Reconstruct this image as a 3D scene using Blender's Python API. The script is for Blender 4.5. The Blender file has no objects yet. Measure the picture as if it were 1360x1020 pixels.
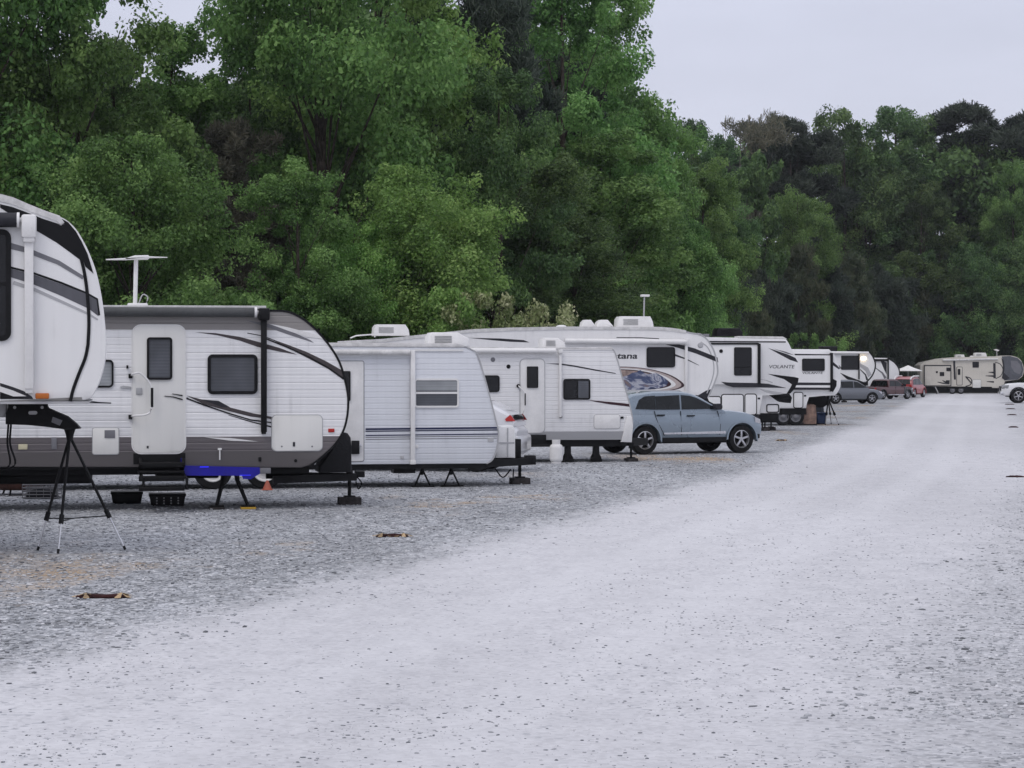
import bpy, bmesh, math, random
import numpy as np
from mathutils import Vector, Matrix
R = math.radians
scn = bpy.context.scene
COL = scn.collection
F, CX, HY, CH = 3000.0, 680.0, 495.0, 2.15      # focal length in photo pixels, centre, horizon row, eye height
random.seed(7)

# ------------------------------------------------------------------ object helpers
def tag(o, label=None, cat=None, group=None, kind=None):
    if label: o['label'] = label
    if cat: o['category'] = cat
    if group: o['group'] = group
    if kind: o['kind'] = kind
    return o
def empty(name, loc, rz=0):
    o = bpy.data.objects.new(name, None); COL.objects.link(o)
    o.location = loc; o.rotation_euler = (0, 0, rz); o.empty_display_size = .3
    return o
def link_mesh(name, me, mat, parent=None, smooth=None):
    o = bpy.data.objects.new(name, me); COL.objects.link(o)
    if mat is not None and len(me.materials) == 0: me.materials.append(mat)
    if parent is not None: o.parent = parent
    if smooth is not None:
        for p in me.polygons: p.use_smooth = True
        try: me.set_sharp_from_angle(angle=R(smooth))
        except Exception: pass
    return o
def copy_tree(o, parent=None):
    c = o.copy(); COL.objects.link(c); c.parent = parent
    for ch in list(o.children): copy_tree(ch, c)
    return c
def ground_at(px, py):
    D = F * CH / (py - HY)
    return ((px - CX) / F * D, D)
def px_at(px, D): return (px - CX) / F * D
def top_h(py, D): return CH + (HY - py) / F * D

def catmull(pts, n=6, closed=False):
    P = [Vector(p) for p in pts]; out = []
    m = len(P)
    rng = range(m if closed else m - 1)
    for i in rng:
        p1 = P[i]; p2 = P[(i+1) % m]
        p0 = P[i-1] if (i > 0 or closed) else p1*2 - p2
        p3 = P[(i+2) % m] if (i+2 < m or closed) else p2*2 - p1
        for k in range(n):
            t = k / n
            out.append(tuple(0.5*((2*p1) + (p2-p0)*t + (2*p0-5*p1+4*p2-p3)*t*t + (3*p1-p0-3*p2+p3)*t**3)))
    if not closed: out.append(tuple(P[-1]))
    return out
def rrect(x0, z0, x1, z1, r=.05, n=5):
    if x0 > x1: x0, x1 = x1, x0
    if z0 > z1: z0, z1 = z1, z0
    r = min(r, (x1-x0)*.49, (z1-z0)*.49); o = []
    for cx, cz, a0 in ((x1-r, z0+r, -90), (x1-r, z1-r, 0), (x0+r, z1-r, 90), (x0+r, z0+r, 180)):
        for k in range(n+1):
            a = R(a0 + 90*k/n); o.append((cx + r*math.cos(a), cz + r*math.sin(a)))
    return o
def stroke(pts, w0, w1=None, wm=None):
    """polygon along a polyline with half-width from w0 through wm to w1"""
    if w1 is None: w1 = w0
    n = len(pts); A = []; B = []
    for i, p in enumerate(pts):
        a = Vector(pts[max(i-1, 0)]); b = Vector(pts[min(i+1, n-1)]); d = (b-a)
        if d.length < 1e-9: d = Vector((1, 0))
        d.normalize(); nn = Vector((-d.y, d.x)); t = i/(n-1)
        if wm is None: w = w0 + (w1-w0)*t
        else: w = (w0 + (wm-w0)*t*2) if t < .5 else (wm + (w1-wm)*(t-.5)*2)
        A.append(tuple(Vector(p) + nn*w)); B.append(tuple(Vector(p) - nn*w))
    return A + B[::-1]

class MB:
    def __init__(s): s.bm = bmesh.new()
    def box(s, x0, x1, y0, y1, z0, z1, bev=0, M=None):
        c = Matrix.Translation(((x0+x1)/2, (y0+y1)/2, (z0+z1)/2)) @ Matrix.Diagonal((abs(x1-x0), abs(y1-y0), abs(z1-z0), 1))
        if M is not None: c = M @ c
        g = bmesh.ops.create_cube(s.bm, size=1, matrix=c)
        if bev:
            es = list({e for v in g['verts'] for e in v.link_edges})
            bmesh.ops.bevel(s.bm, geom=es, offset=bev, segments=2, affect='EDGES', profile=.5)
        return s
    def prism(s, poly, y0, y1, bev=0, seg=2, M=None):
        """polygon in (x,z) extruded along y"""
        a = sum(poly[i][0]*poly[(i+1) % len(poly)][1] - poly[(i+1) % len(poly)][0]*poly[i][1] for i in range(len(poly)))
        if a < 0: poly = poly[::-1]
        V0 = [s.bm.verts.new((x, y0, z)) for x, z in poly]; V1 = [s.bm.verts.new((x, y1, z)) for x, z in poly]
        f0 = s.bm.faces.new(V0); f1 = s.bm.faces.new(V1[::-1]); n = len(poly)
        for i in range(n): s.bm.faces.new((V0[(i+1) % n], V0[i], V1[i], V1[(i+1) % n]))
        if bev:
            es = list(f0.edges) + list(f1.edges)
            bmesh.ops.bevel(s.bm, geom=es, offset=bev, segments=seg, affect='EDGES', profile=.5)
        if M is not None:
            bmesh.ops.transform(s.bm, matrix=M, verts=V0+V1)
        return s
    def ring(s, outer, inner, y0, y1):
        """frame: outer and inner loops of same count in (x,z)"""
        n = len(outer)
        a = [s.bm.verts.new((x, y0, z)) for x, z in outer]; b = [s.bm.verts.new((x, y0, z)) for x, z in inner]
        c = [s.bm.verts.new((x, y1, z)) for x, z in outer]; d = [s.bm.verts.new((x, y1, z)) for x, z in inner]
        for i in range(n):
            j = (i+1) % n
            for q in ((a[i], a[j], b[j], b[i]), (c[j], c[i], d[i], d[j]), (a[j], a[i], c[i], c[j]), (b[i], b[j], d[j], d[i])):
                s.bm.faces.new(q)
        return s
    def tube(s, pts, r, n=8, caps=True, r1=None):
        P = [Vector(p) for p in pts]; rings = []
        for i, p in enumerate(P):
            d = (P[min(i+1, len(P)-1)] - P[max(i-1, 0)]).normalized()
            up = Vector((0, 0, 1)) if abs(d.z) < .95 else Vector((1, 0, 0))
            a = d.cross(up).normalized(); b = d.cross(a)
            rr = r if r1 is None else r + (r1-r)*i/(len(P)-1)
            if isinstance(r, (list, tuple)): rr = r[i]
            rings.append([s.bm.verts.new(p + a*math.cos(2*math.pi*k/n)*rr + b*math.sin(2*math.pi*k/n)*rr) for k in range(n)])
        for i in range(len(rings)-1):
            for k in range(n):
                s.bm.faces.new((rings[i][k], rings[i][(k+1) % n], rings[i+1][(k+1) % n], rings[i+1][k]))
        if caps: s.bm.faces.new(rings[0][::-1]); s.bm.faces.new(rings[-1])
        return s
    def lathe(s, prof, M=None, n=24, closed=False):
        """profile (r,h) about local axis z, transformed by M"""
        M = M or Matrix.Identity(4); rings = []
        for r, h in prof:
            if r < 1e-6: rings.append([s.bm.verts.new(M @ Vector((0, 0, h)))]*n)
            else: rings.append([s.bm.verts.new(M @ Vector((r*math.cos(2*math.pi*k/n), r*math.sin(2*math.pi*k/n), h))) for k in range(n)])
        L = len(rings)
        for i in range(L if closed else L-1):
            A = rings[i]; B = rings[(i+1) % L]
            for k in range(n):
                q = [A[k], A[(k+1) % n], B[(k+1) % n], B[k]]
                u = []
                for v in q:
                    if v not in u: u.append(v)
                if len(u) > 2:
                    try: s.bm.faces.new(u)
                    except ValueError: pass
        return s
    def loft(s, rings, closed=True, caps=True):
        VS = [[s.bm.verts.new(p) for p in r] for r in rings]
        for i in range(len(VS)-1):
            n = len(VS[i])
            for k in range(n if closed else n-1):
                s.bm.faces.new((VS[i][k], VS[i][(k+1) % n], VS[i+1][(k+1) % n], VS[i+1][k]))
        if caps: s.bm.faces.new(VS[0][::-1]); s.bm.faces.new(VS[-1])
        return s
    def mesh(s, name, recalc=True):
        if recalc: bmesh.ops.recalc_face_normals(s.bm, faces=s.bm.faces)
        me = bpy.data.meshes.new(name); s.bm.to_mesh(me); s.bm.free(); return me
    def build(s, name, mat, parent=None, smooth=35):
        return link_mesh(name, s.mesh(name), mat, parent, smooth)
AX_Y = Matrix.Rotation(R(90), 4, 'X')     # lathe axis z -> -y

# ------------------------------------------------------------------ materials
def mat_new(name):
    m = bpy.data.materials.new(name); m.use_nodes = True
    nt = m.node_tree; return m, nt, nt.nodes['Principled BSDF']
def NN(nt, t, **kw):
    n = nt.nodes.new(t)
    for k, v in kw.items():
        if k[0] == 'i' and k[1:].isdigit(): n.inputs[int(k[1:])].default_value = v
        else: setattr(n, k, v)
    return n
def math_n(nt, op, a, b=None, clamp=False, c=None):
    n = nt.nodes.new('ShaderNodeMath'); n.operation = op; n.use_clamp = clamp
    for i, v in enumerate((a, b, c)):
        if v is None: continue
        if hasattr(v, 'links'): nt.links.new(v, n.inputs[i])
        else: n.inputs[i].default_value = v
    return n.outputs[0]
def mixc(nt, f, a, b, mode='MIX'):
    n = nt.nodes.new('ShaderNodeMix'); n.data_type = 'RGBA'; n.blend_type = mode
    for i, v in ((0, f), (6, a), (7, b)):
        if hasattr(v, 'links'): nt.links.new(v, n.inputs[i])
        elif i == 0: n.inputs[0].default_value = v
        else: n.inputs[i].default_value = (*v, 1)
    return n.outputs[2]
def ramp(nt, fac, stops, interp='LINEAR'):
    n = nt.nodes.new('ShaderNodeValToRGB'); n.color_ramp.interpolation = interp
    e = n.color_ramp.elements
    while len(e) < len(stops): e.new(.5)
    for i, (p, c) in enumerate(stops):
        e[i].position = p; e[i].color = (*c, 1) if not isinstance(c, (int, float)) else (c, c, c, 1)
    nt.links.new(fac, n.inputs[0]); return n.outputs[0]
def noise(nt, scale, detail=3, vec=None, rough=.55):
    n = nt.nodes.new('ShaderNodeTexNoise'); n.inputs['Scale'].default_value = scale
    n.inputs['Detail'].default_value = detail; n.inputs['Roughness'].default_value = rough
    if vec is not None: nt.links.new(vec, n.inputs['Vector'])
    return n.outputs['Fac']
def objco(nt): return nt.nodes.new('ShaderNodeTexCoord').outputs['Object']
def scaled(nt, vec, s):
    n = nt.nodes.new('ShaderNodeMapping'); n.inputs['Scale'].default_value = s
    nt.links.new(vec, n.inputs['Vector']); return n.outputs[0]
_mc = {}
def plain(name, col, rough=.5, metal=0, var=.12, nscale=3, coat=0, spec=None, bump=0):
    """painted / plastic surface with slight dirt variation"""
    key = (name, col)
    if spec is None: spec = .2 if max(col) < .08 else .4
    if key in _mc: return _mc[key]
    m, nt, b = mat_new(name)
    co = objco(nt); n1 = noise(nt, nscale, 4, co); n2 = noise(nt, nscale*9, 2, co)
    f = math_n(nt, 'ADD', math_n(nt, 'MULTIPLY', n1, .7), math_n(nt, 'MULTIPLY', n2, .3))
    dk = tuple(c*(1-var*1.6) for c in col); lt = tuple(min(c*(1+var*.5), .95) for c in col)
    c = ramp(nt, f, [(.3, dk), (.65, lt)]); nt.links.new(c, b.inputs['Base Color'])
    r = math_n(nt, 'MULTIPLY_ADD', n1, .2, c=rough-.1); nt.links.new(r, b.inputs['Roughness'])
    b.inputs['Metallic'].default_value = metal; b.inputs['Specular IOR Level'].default_value = spec
    if coat: b.inputs['Coat Weight'].default_value = coat; b.inputs['Coat Roughness'].default_value = .08
    if bump:
        bp = nt.nodes.new('ShaderNodeBump'); bp.inputs['Distance'].default_value = bump
        nt.links.new(n2, bp.inputs['Height']); nt.links.new(bp.outputs[0], b.inputs['Normal'])
    _mc[key] = m; return m
def shell_mat(name, base, pitch=0, bands=(), depth=.0075, streak=.15, grad=None):
    """fibreglass or corrugated aluminium trailer skin; bands = [(zlo,zhi,colour,corrugated)]"""
    m, nt, b = mat_new(name)
    co = objco(nt); sep = nt.nodes.new('ShaderNodeSeparateXYZ'); nt.links.new(co, sep.inputs[0]); z = sep.outputs[2]
    c = None
    stk = noise(nt, 1, 4, scaled(nt, co, (9, 9, .55))); dirt = noise(nt, 1.6, 5, co)
    f = math_n(nt, 'ADD', math_n(nt, 'MULTIPLY', stk, .55), math_n(nt, 'MULTIPLY', dirt, .45))
    c = ramp(nt, f, [(.3, tuple(x*(1-streak*1.6) for x in base)), (.43, tuple(x*(1-streak*.35) for x in base)), (.6, base)])
    flat = None
    for zl, zh, colr, corr in bands:
        a = math_n(nt, 'MULTIPLY', math_n(nt, 'GREATER_THAN', z, zl), math_n(nt, 'LESS_THAN', z, zh))
        if isinstance(colr[0], tuple):
            t = math_n(nt, 'DIVIDE', math_n(nt, 'SUBTRACT', z, zl), zh-zl, True)
            t = math_n(nt, 'ADD', t, math_n(nt, 'MULTIPLY', math_n(nt, 'SUBTRACT', noise(nt, 60, 2, co), .5), .25))
            cc = ramp(nt, t, [(0, colr[0]), (1, colr[1])])
        else: cc = colr
        c = mixc(nt, a, c, cc)
        if not corr: flat = a if flat is None else math_n(nt, 'MAXIMUM', flat, a)
    nt.links.new(c, b.inputs['Base Color'])
    b.inputs['Roughness'].default_value = .42
    if pitch:
        t = math_n(nt, 'FRACT', math_n(nt, 'DIVIDE', z, pitch))
        h = ramp(nt, t, [(0, 0), (.1, .7), (.35, .95), (.5, .78), (.65, .95), (.9, 1), (1, 0)])
        if flat is not None: h = math_n(nt, 'MULTIPLY', h, math_n(nt, 'SUBTRACT', 1, flat))
        bp = nt.nodes.new('ShaderNodeBump'); bp.inputs['Distance'].default_value = depth; bp.inputs['Strength'].default_value = 1
        nt.links.new(h, bp.inputs['Height']); nt.links.new(bp.outputs[0], b.inputs['Normal'])
    return m
def glass_mat(name, col=(.006, .0065, .008), rough=.06, blinds=False):
    m, nt, b = mat_new(name)
    co = objco(nt); n1 = noise(nt, 1.4, 2, co)
    c = ramp(nt, n1, [(.3, tuple(x*.7 for x in col)), (.7, tuple(x*1.5 for x in col))])
    if blinds:
        sep = nt.nodes.new('ShaderNodeSeparateXYZ'); nt.links.new(co, sep.inputs[0])
        t = math_n(nt, 'FRACT', math_n(nt, 'DIVIDE', sep.outputs[2], .05))
        c = mixc(nt, math_n(nt, 'MULTIPLY', t, .35), c, tuple(x*.45 for x in col))
    nt.links.new(c, b.inputs['Base Color'])
    b.inputs['Roughness'].default_value = rough; b.inputs['Specular IOR Level'].default_value = .35
    return m
WHITE = (.78, .775, .76)
M = dict(
 white=plain('white_plastic', (.76, .75, .74), .45, var=.08),
 gel=shell_mat('white_gelcoat', (.80, .795, .79), streak=.09),
 gel2=shell_mat('cream_gelcoat', (.74, .73, .70), streak=.08),
 roofm=plain('dusty_roof_membrane', (.66, .65, .64), .7, var=.2, nscale=5),
 black=plain('black_plastic', (.008, .008, .009), .45, var=.3),
 trim=plain('black_trim_vinyl', (.007, .007, .008), .35, var=.2),
 steel=plain('black_painted_steel', (.007, .007, .008), .55, var=.4, nscale=8),
 dgrey=plain('dark_grey_vinyl', (.03, .03, .036), .4, var=.15),
 mgrey=plain('mid_grey_vinyl', (.17, .17, .185), .4, var=.1),
 lgrey=plain('pale_grey_vinyl', (.42, .42, .43), .4, var=.06),
 brown=plain('taupe_vinyl', (.07, .06, .062), .42, var=.12),
 maroon=plain('dark_maroon_vinyl', (.05, .022, .028), .4, var=.1),
 navy=plain('navy_vinyl', (.025, .03, .075), .4, var=.1),
 grille=plain('slotted_grey_metal', (.3, .3, .3), .5, .3),
 rubber=plain('tyre_rubber', (.016, .016, .017), .85, var=.35, nscale=14),
 alloy=plain('alloy_rim', (.5, .5, .52), .3, .8, var=.1),
 chrome=plain('brushed_aluminium', (.62, .62, .64), .28, .9, var=.1),
 wood=plain('dark_timber_block', (.05, .045, .045), .9, var=.4, nscale=12, bump=.01),
 amber=plain('amber_lens', (.5, .14, .02), .25),
 red=plain('red_lens', (.42, .02, .015), .2),
 glass=glass_mat('tinted_window_glass'),
 glass_b=glass_mat('window_with_blind', (.075, .08, .092), .12, True),
 glass_p=glass_mat('window_with_pale_curtain', (.32, .335, .35), .12, True),
 cglass=glass_mat('car_window_glass', (.008, .01, .011), .04),
)
# ------------------------------------------------------------------ trailers
# each trailer's near wall is a vertical plane; photo points are read onto that plane as real metres
SRC = {0: (0, 0, 1), 1: (0, 240, 4.25), 2: (0, 460, 3.4), 3: (130, 390, 3.4), 4: (430, 410, 3.238), 5: (640, 400, 4.25), 6: (820, 400, 4.25), 7: (1040, 420, 4.25), 8: (1200, 440, 8.5)}
class Rig:
    def __init__(s, name, label, cat, px, D, yaw, group=None):
        s.P = Vector((px_at(px, D), D)); s.yaw = R(yaw)
        s.u = Vector((math.cos(s.yaw), math.sin(s.yaw))); s.v = Vector((-s.u.y, s.u.x))
        s.root = empty(name, (s.P.x, s.P.y, 0), s.yaw); tag(s.root, label, cat, group); s.k = 0
    def q(s, c, X, Y, yo=0):
        ox, oy, sc = SRC[c]; px = ox + X/sc; py = oy + Y/sc
        P = s.P + s.v*yo; a = (px - CX)/F
        t = (a*P.y - P.x)/(s.u.x - a*s.u.y); Yd = P.y + t*s.u.y
        return (t, CH + (HY - py)/F*Yd)
    def Q(s, c, pts, yo=0): return [s.q(c, X, Y, yo) for X, Y in pts]
    def b(s, mb, name, mat, parent=None, smooth=35): return mb.build(name, mat, parent or s.root, smooth)
    def prism(s, name, poly, y0, y1, mat, bev=0, parent=None): return MB().prism(poly, y0, y1, bev).build(name, mat, parent or s.root)
    def decal(s, poly, mat, name='graphic_stripe', d=None, parent=None):
        s.k += 1
        dd = .003 + (s.k % 5)*.0007 if d is None else d
        return MB().prism(poly, -dd, .01).build(name, mat, parent or s.root, None)
    def window(s, c, x0, y0, x1, y1, mat='glass', frame='black', r=.07, fw=.035, name='window', rail=None, vrail=None, yb=0, par=None):
        a = s.q(c, x0, y0); b_ = s.q(c, x1, y1); X0, X1 = sorted((a[0], b_[0])); Z0, Z1 = sorted((a[1], b_[1]))
        g = MB().prism(rrect(X0+fw*.5, Z0+fw*.5, X1-fw*.5, Z1-fw*.5, r), -.012+yb, .01+yb).build(name, M[mat], par or s.root)
        fr = MB().ring(rrect(X0, Z0, X1, Z1, r), rrect(X0+fw, Z0+fw, X1-fw, Z1-fw, max(r-fw, .01)), -.03+yb, .008+yb)
        if rail is not None:
            zr = s.q(c, x0, rail)[1]; fr.box(X0+fw*.8, X1-fw*.8, -.025+yb, 0+yb, zr-.02, zr+.02)
        if vrail is not None:
            xr = s.q(c, vrail, y0)[0]; fr.box(xr-.015, xr+.015, -.025+yb, 0+yb, Z0+fw*.8, Z1-fw*.8)
        fr.build('window_frame', M[frame], par or g)
        return g
    def hatch(s, c, x0, y0, x1, y1, mat='white', name='storage_hatch', r=.05, edge='lgrey', ew=.012):
        a = s.q(c, x0, y0); b_ = s.q(c, x1, y1); X0, X1 = sorted((a[0], b_[0])); Z0, Z1 = sorted((a[1], b_[1]))
        h = MB().prism(rrect(X0, Z0, X1, Z1, r), -.02, .01, .006).build(name, M[mat] if isinstance(mat, str) else mat, s.root)
        MB().ring(rrect(X0-ew, Z0-ew, X1+ew, Z1+ew, r+ew), rrect(X0-.001, Z0-.001, X1+.001, Z1+.001, r), -.014, .008).build('hatch_seal', M[edge], h)
        return h
    def wheel(s, x, r=.35, w=.2, y=.06, name='wheel', rim='white'):
        return make_wheel(s.root, name, x, y, r, w, rim)
    def rod(s, name, pts, r, mat, parent=None, n=8): return MB().tube(pts, r, n).build(name, mat, parent or s.root)
    def ac(s, c, x0, y0, x1, y1, mat='white', name='air_conditioner', yc=1.0, slant=.25):
        a = s.q(c, x0, y1, yc-.35); b_ = s.q(c, x1, y0, yc-.35); X0, X1 = a[0], b_[0]; Z0, Z1 = a[1], b_[1]
        w = X1-X0; h = Z1-Z0
        poly = [(X0, Z0), (X0+.02*w, Z0+h*.75), (X0+.08*w, Z1), (X1-slant*w, Z1), (X1-.03*w, Z0+h*.55), (X1, Z0)]
        o = MB().prism(poly, yc-.35, yc+.35, .03).build(name, M[mat], s.root)
        g = MB()
        for k in range(5):
            zz = Z0 + h*(.25+.11*k); g.box(X0+.14*w, X0+.55*w, yc-.362, yc-.34, zz, zz+h*.05)
        g.build('vent_grille', M['grille' if mat != 'black' else 'trim'], o)
        return o
    def dome(s, c, x, y0, y1, rx, mat='white', name='roof_vent', yc=1.1):
        a = s.q(c, x-rx, y1, yc-.2); b_ = s.q(c, x+rx, y0, yc-.2); r = (b_[0]-a[0])/2; h = b_[1]-a[1]
        return MB().lathe([(r, -.06), (r, h*.35), (r*.85, h*.8), (r*.4, h), (0, h*1.02)], Matrix.Translation(((a[0]+b_[0])/2, yc, a[1])), 16).build(name, M[mat], s.root, 50)
def make_wheel(parent, name, x, y, r, w, rim='alloy', spokes=0, z=None):
    """wheel lying in the x-z plane, outer face towards -y when w>0"""
    z = r if z is None else z; sg = 1 if w > 0 else -1; aw = abs(w)
    T = Matrix.Translation((x, y, z)) @ Matrix.Rotation(R(90)*sg, 4, 'X')      # local +z = outside
    rr = r*.63
    o = MB().lathe([(rr, 0), (rr*1.03, -.004), (r*.93, 0), (r*.985, -aw*.12), (r, -aw*.25), (r, -aw*.75), (r*.985, -aw*.88), (r*.9, -aw), (rr, -aw), (rr*.98, -aw*.5)], T, 28, True).build(name, M['rubber'], parent, 40)
    m2 = MB()
    if spokes:
        m2.lathe([(rr*1.0, -.002), (rr*.93, .006), (rr*.9, -.02), (rr*.86, -aw*.35), (rr*.93, -aw*.4)], T, 28)
        m2.lathe([(0, .0), (rr*.2, -.002), (rr*.26, -.02), (rr*.26, -.06)], T, 16)
        for k in range(spokes):
            a = 2*math.pi*k/spokes + .3
            Rm = T @ Matrix.Rotation(a, 4, 'Z')
            m2.box(rr*.18, rr*.92, -rr*.115, rr*.115, -.045, -.008, .008, Rm)
        m2.build('rim', M[rim], o, 40)
        MB().lathe([(0, -aw*.42), (rr*.9, -aw*.42), (rr*.9, -aw*.5)], T, 20).build('brake_disc', M['steel'], o)
    else:
        m2.lathe([(rr, -.002), (rr*.92, .004), (rr*.8, -.04), (rr*.55, -.03), (rr*.4, .012), (rr*.22, .03), (0, .032)], T, 24).build('rim', M[rim], o, 40)
    return o

def text_mesh(parent, txt, x, z, h, w=None, mat=None, y=-.006, shear=0, bold=0, name='lettering'):
    cu = bpy.data.curves.new('lettering', 'FONT'); cu.body = txt; cu.size = 1; cu.extrude = .004; cu.shear = shear; cu.offset = bold
    to = bpy.data.objects.new('lettering', cu); me = bpy.data.meshes.new_from_object(to)
    bpy.data.objects.remove(to); co = np.empty(len(me.vertices)*3); me.vertices.foreach_get('co', co); co = co.reshape(-1, 3)
    mn = co.min(0); mx = co.max(0); sz = h/(mx[1]-mn[1]); sx = sz if w is None else w/(mx[0]-mn[0])
    out = np.stack([x + (co[:, 0]-mn[0])*sx, np.where(co[:, 2] > 0, y, y+.006), z + (co[:, 1]-mn[1])*sz], 1)
    me.vertices.foreach_set('co', out.ravel()); me.update()
    return link_mesh(name, me, mat, parent)

def awning(rig, x0, x1, z, r=.07, mat='white', y=-.09, arms=(), arm_mat='white', zlow=None, armw=.03):
    o = MB().tube([(x0, y, z), (x1, y, z)], r, 14).build('awning_roller', M[mat], rig.root)
    for xa in arms:
        a = MB().box(xa-armw, xa+armw, y-.035, -.002, zlow, z-.02, .008).box(xa-armw*1.6, xa+armw*1.6, y-r-.01, -.002, z-.14, z+r*1.0, .012)
        a.build('awning_arm', M[arm_mat], rig.root)
    return o
def pinbox(rig, poly, yc, w=.5):
    return MB().prism(poly, yc-w/2, yc+w/2, .015).build('pin_box', M['steel'], rig.root)
def jack(rig, x, y, ztop, foot=.12, r=.03, blk=True, name='stabiliser_jack', mat='steel', blockh=.12):
    h = blockh if blk else 0
    o = MB().tube([(x, y, ztop), (x, y, h+.02)], r, 8).box(x-.09, x+.09, y-.09, y+.09, h, h+.025).box(x-r*1.7, x+r*1.7, y-r*1.7, y+r*1.7, ztop-.35*(ztop-h), ztop).build(name, M[mat], rig.root)
    if blk: MB().box(x-foot*1.4, x+foot*1.4, y-.16, y+.16, .0, h, .008).build('timber_block', M['wood'], o)
    return o
def scissor(rig, x, y, zt, dx=.35, mat='steel'):
    o = MB().tube([(x-dx*.15, y, zt), (x+dx, y, .04)], .025, 6).tube([(x+dx*1.0, y+.03, zt), (x+dx*.35, y+.03, zt*.45)], .018, 6).box(x+dx-.12, x+dx+.12, y-.1, y+.1, 0.005, .045).build('stabiliser_jack', M[mat], rig.root)
    return o

YAW = 10
GRP = 'trailers parked side by side along the gravel road'
# ============ A: large fifth wheel cut by the left edge
A = Rig('fifth_wheel_trailer', 'big white trailer cut off by the left edge, with black nose graphics', 'travel trailer', 100, 26.1, YAW)
roofL = A.q(1, 0, 88); 
prof = [(-9.6, 1.0), (-9.6, 4.05), (-9.4, 4.22), (-3.2, 4.3)] + [A.q(1, *p) for p in [(-160, 60), (0, 88), (70, 104), (150, 138), (240, 172), (330, 200)]]
nose = catmull(A.Q(1, [(330, 200), (375, 222), (425, 268), (465, 330), (505, 410), (545, 520), (575, 660), (590, 790), (596, 880)]) + A.Q(2, [(475, 45), (460, 120), (437, 185), (405, 240)]), 4)
bz = A.q(2, 0, 249)[1]
prof += nose + [(nose[-1][0]-.08, bz), (A.q(2, -40, 249)[0]-1.3, bz), (A.q(2, -40, 249)[0]-1.6, 1.0)]
A.prism('body', prof, 0, 2.44, M['gel'], .05)
# roof edge rail
A.prism('roof_edge_trim', stroke([A.q(1, *p) for p in [(-160, 66), (0, 96), (70, 113), (150, 147), (240, 182), (330, 212), (352, 245)]], .045, .03), -.012, .05, M['roofm'], .008)
blk = A.Q(1, [(0, 132), (70, 148), (150, 178), (240, 214), (320, 240), (365, 262), (405, 302), (438, 368), (462, 455), (400, 408), (320, 350), (212, 286), (130, 235), (60, 190), (0, 152)])
A.decal(blk, M['trim'], 'cap_graphic')
A.decal(A.Q(1, [(345, 212), (385, 235), (428, 285), (462, 345), (495, 415), (528, 525), (482, 485), (466, 440), (442, 365), (408, 300), (366, 258)]), M['trim'], 'cap_graphic', d=.0062)
trimline = catmull(A.Q(1, [(350, 250), (405, 305), (440, 385), (468, 480), (486, 580), (497, 690), (502, 800), (498, 900)]) + A.Q(2, [(396, 0), (384, 55), (360, 115), (332, 190), (318, 247)]), 4)
A.decal(stroke(trimline, .019), M['trim'], 'cap_seam', d=.012)
A.decal(stroke(A.Q(1, [(-120, 325), (60, 368), (150, 392), (330, 462), (470, 548)]), .04, .02), M['mgrey'])
A.decal(stroke(A.Q(1, [(-120, 440), (62, 490), (190, 522), (350, 578), (482, 632), (548, 668), (560, 760)]), .012), M['trim'])
A.decal(A.Q(1, [(-120, 460), (62, 497), (190, 530), (350, 585), (480, 636), (545, 672), (556, 765), (500, 722), (350, 652), (190, 585), (62, 545), (-120, 505)]), shell_mat('shaded_grey_vinyl', (.1, .1, .115), streak=.5))
A.decal(stroke(A.Q(1, [(75, 575), (190, 612), (350, 684), (500, 752), (552, 785)]), .022, .01), M['lgrey'])
A.decal(A.Q(2, [(0, 165), (60, 184), (110, 203), (145, 228), (150, 238), (0, 238)]), M['dgrey'])
A.decal(A.Q(2, [(0, 180), (60, 200), (120, 225), (60, 226), (0, 205)]), M['white'], d=.0075)
A.decal(A.Q(2, [(0, 208), (60, 226), (150, 236), (0, 236)]), M['trim'], d=.0088)
A.window(1, -190, 272, 63, 905, frame='black', rail=582, r=.1, fw=.06)
zc = A.q(1, 0, 224)[1]
xa = A.q(1, 165, 300)[0]
MB().tube([(-6, -.1, zc), (A.q(1, 98, 224)[0], -.1, zc)], .085, 16).build('awning_roller', M['dgrey'], A.root)
MB().tube([(A.q(1, 98, 224)[0], -.1, zc), (A.q(1, 112, 224)[0], -.1, zc)], .088, 16).tube([(A.q(1, 112, 224)[0], -.1, zc), (A.q(1, 135, 224)[0], -.1, zc)], .03, 10).build('roller_end_cap', M['white'], A.root)
hw = .051
ab = A.q(2, 130, 192)[1]; at_ = A.q(1, 165, 195)[1]
MB().box(xa-hw, xa+hw, -.11, -.03, ab, at_-.2, .012).box(xa-.085, xa+.085, -.17, -.02, at_-.27, at_, .03).box(xa-.065, xa+.065, -.15, -.02, at_-.32, at_-.2, .02).build('awning_arm', M['white'], A.root)
MB().box(xa-.04, xa+.045, -.09, -.001, ab-.05, ab+.09, .01).build('arm_bracket', M['white'], A.root)
a0 = A.q(2, 160, 237); a1 = A.q(2, 222, 211)
MB().box(a0[0], a1[0], -.05, .01, a0[1], a1[1], .012).build('marker_light', M['amber'], A.root)
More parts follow.
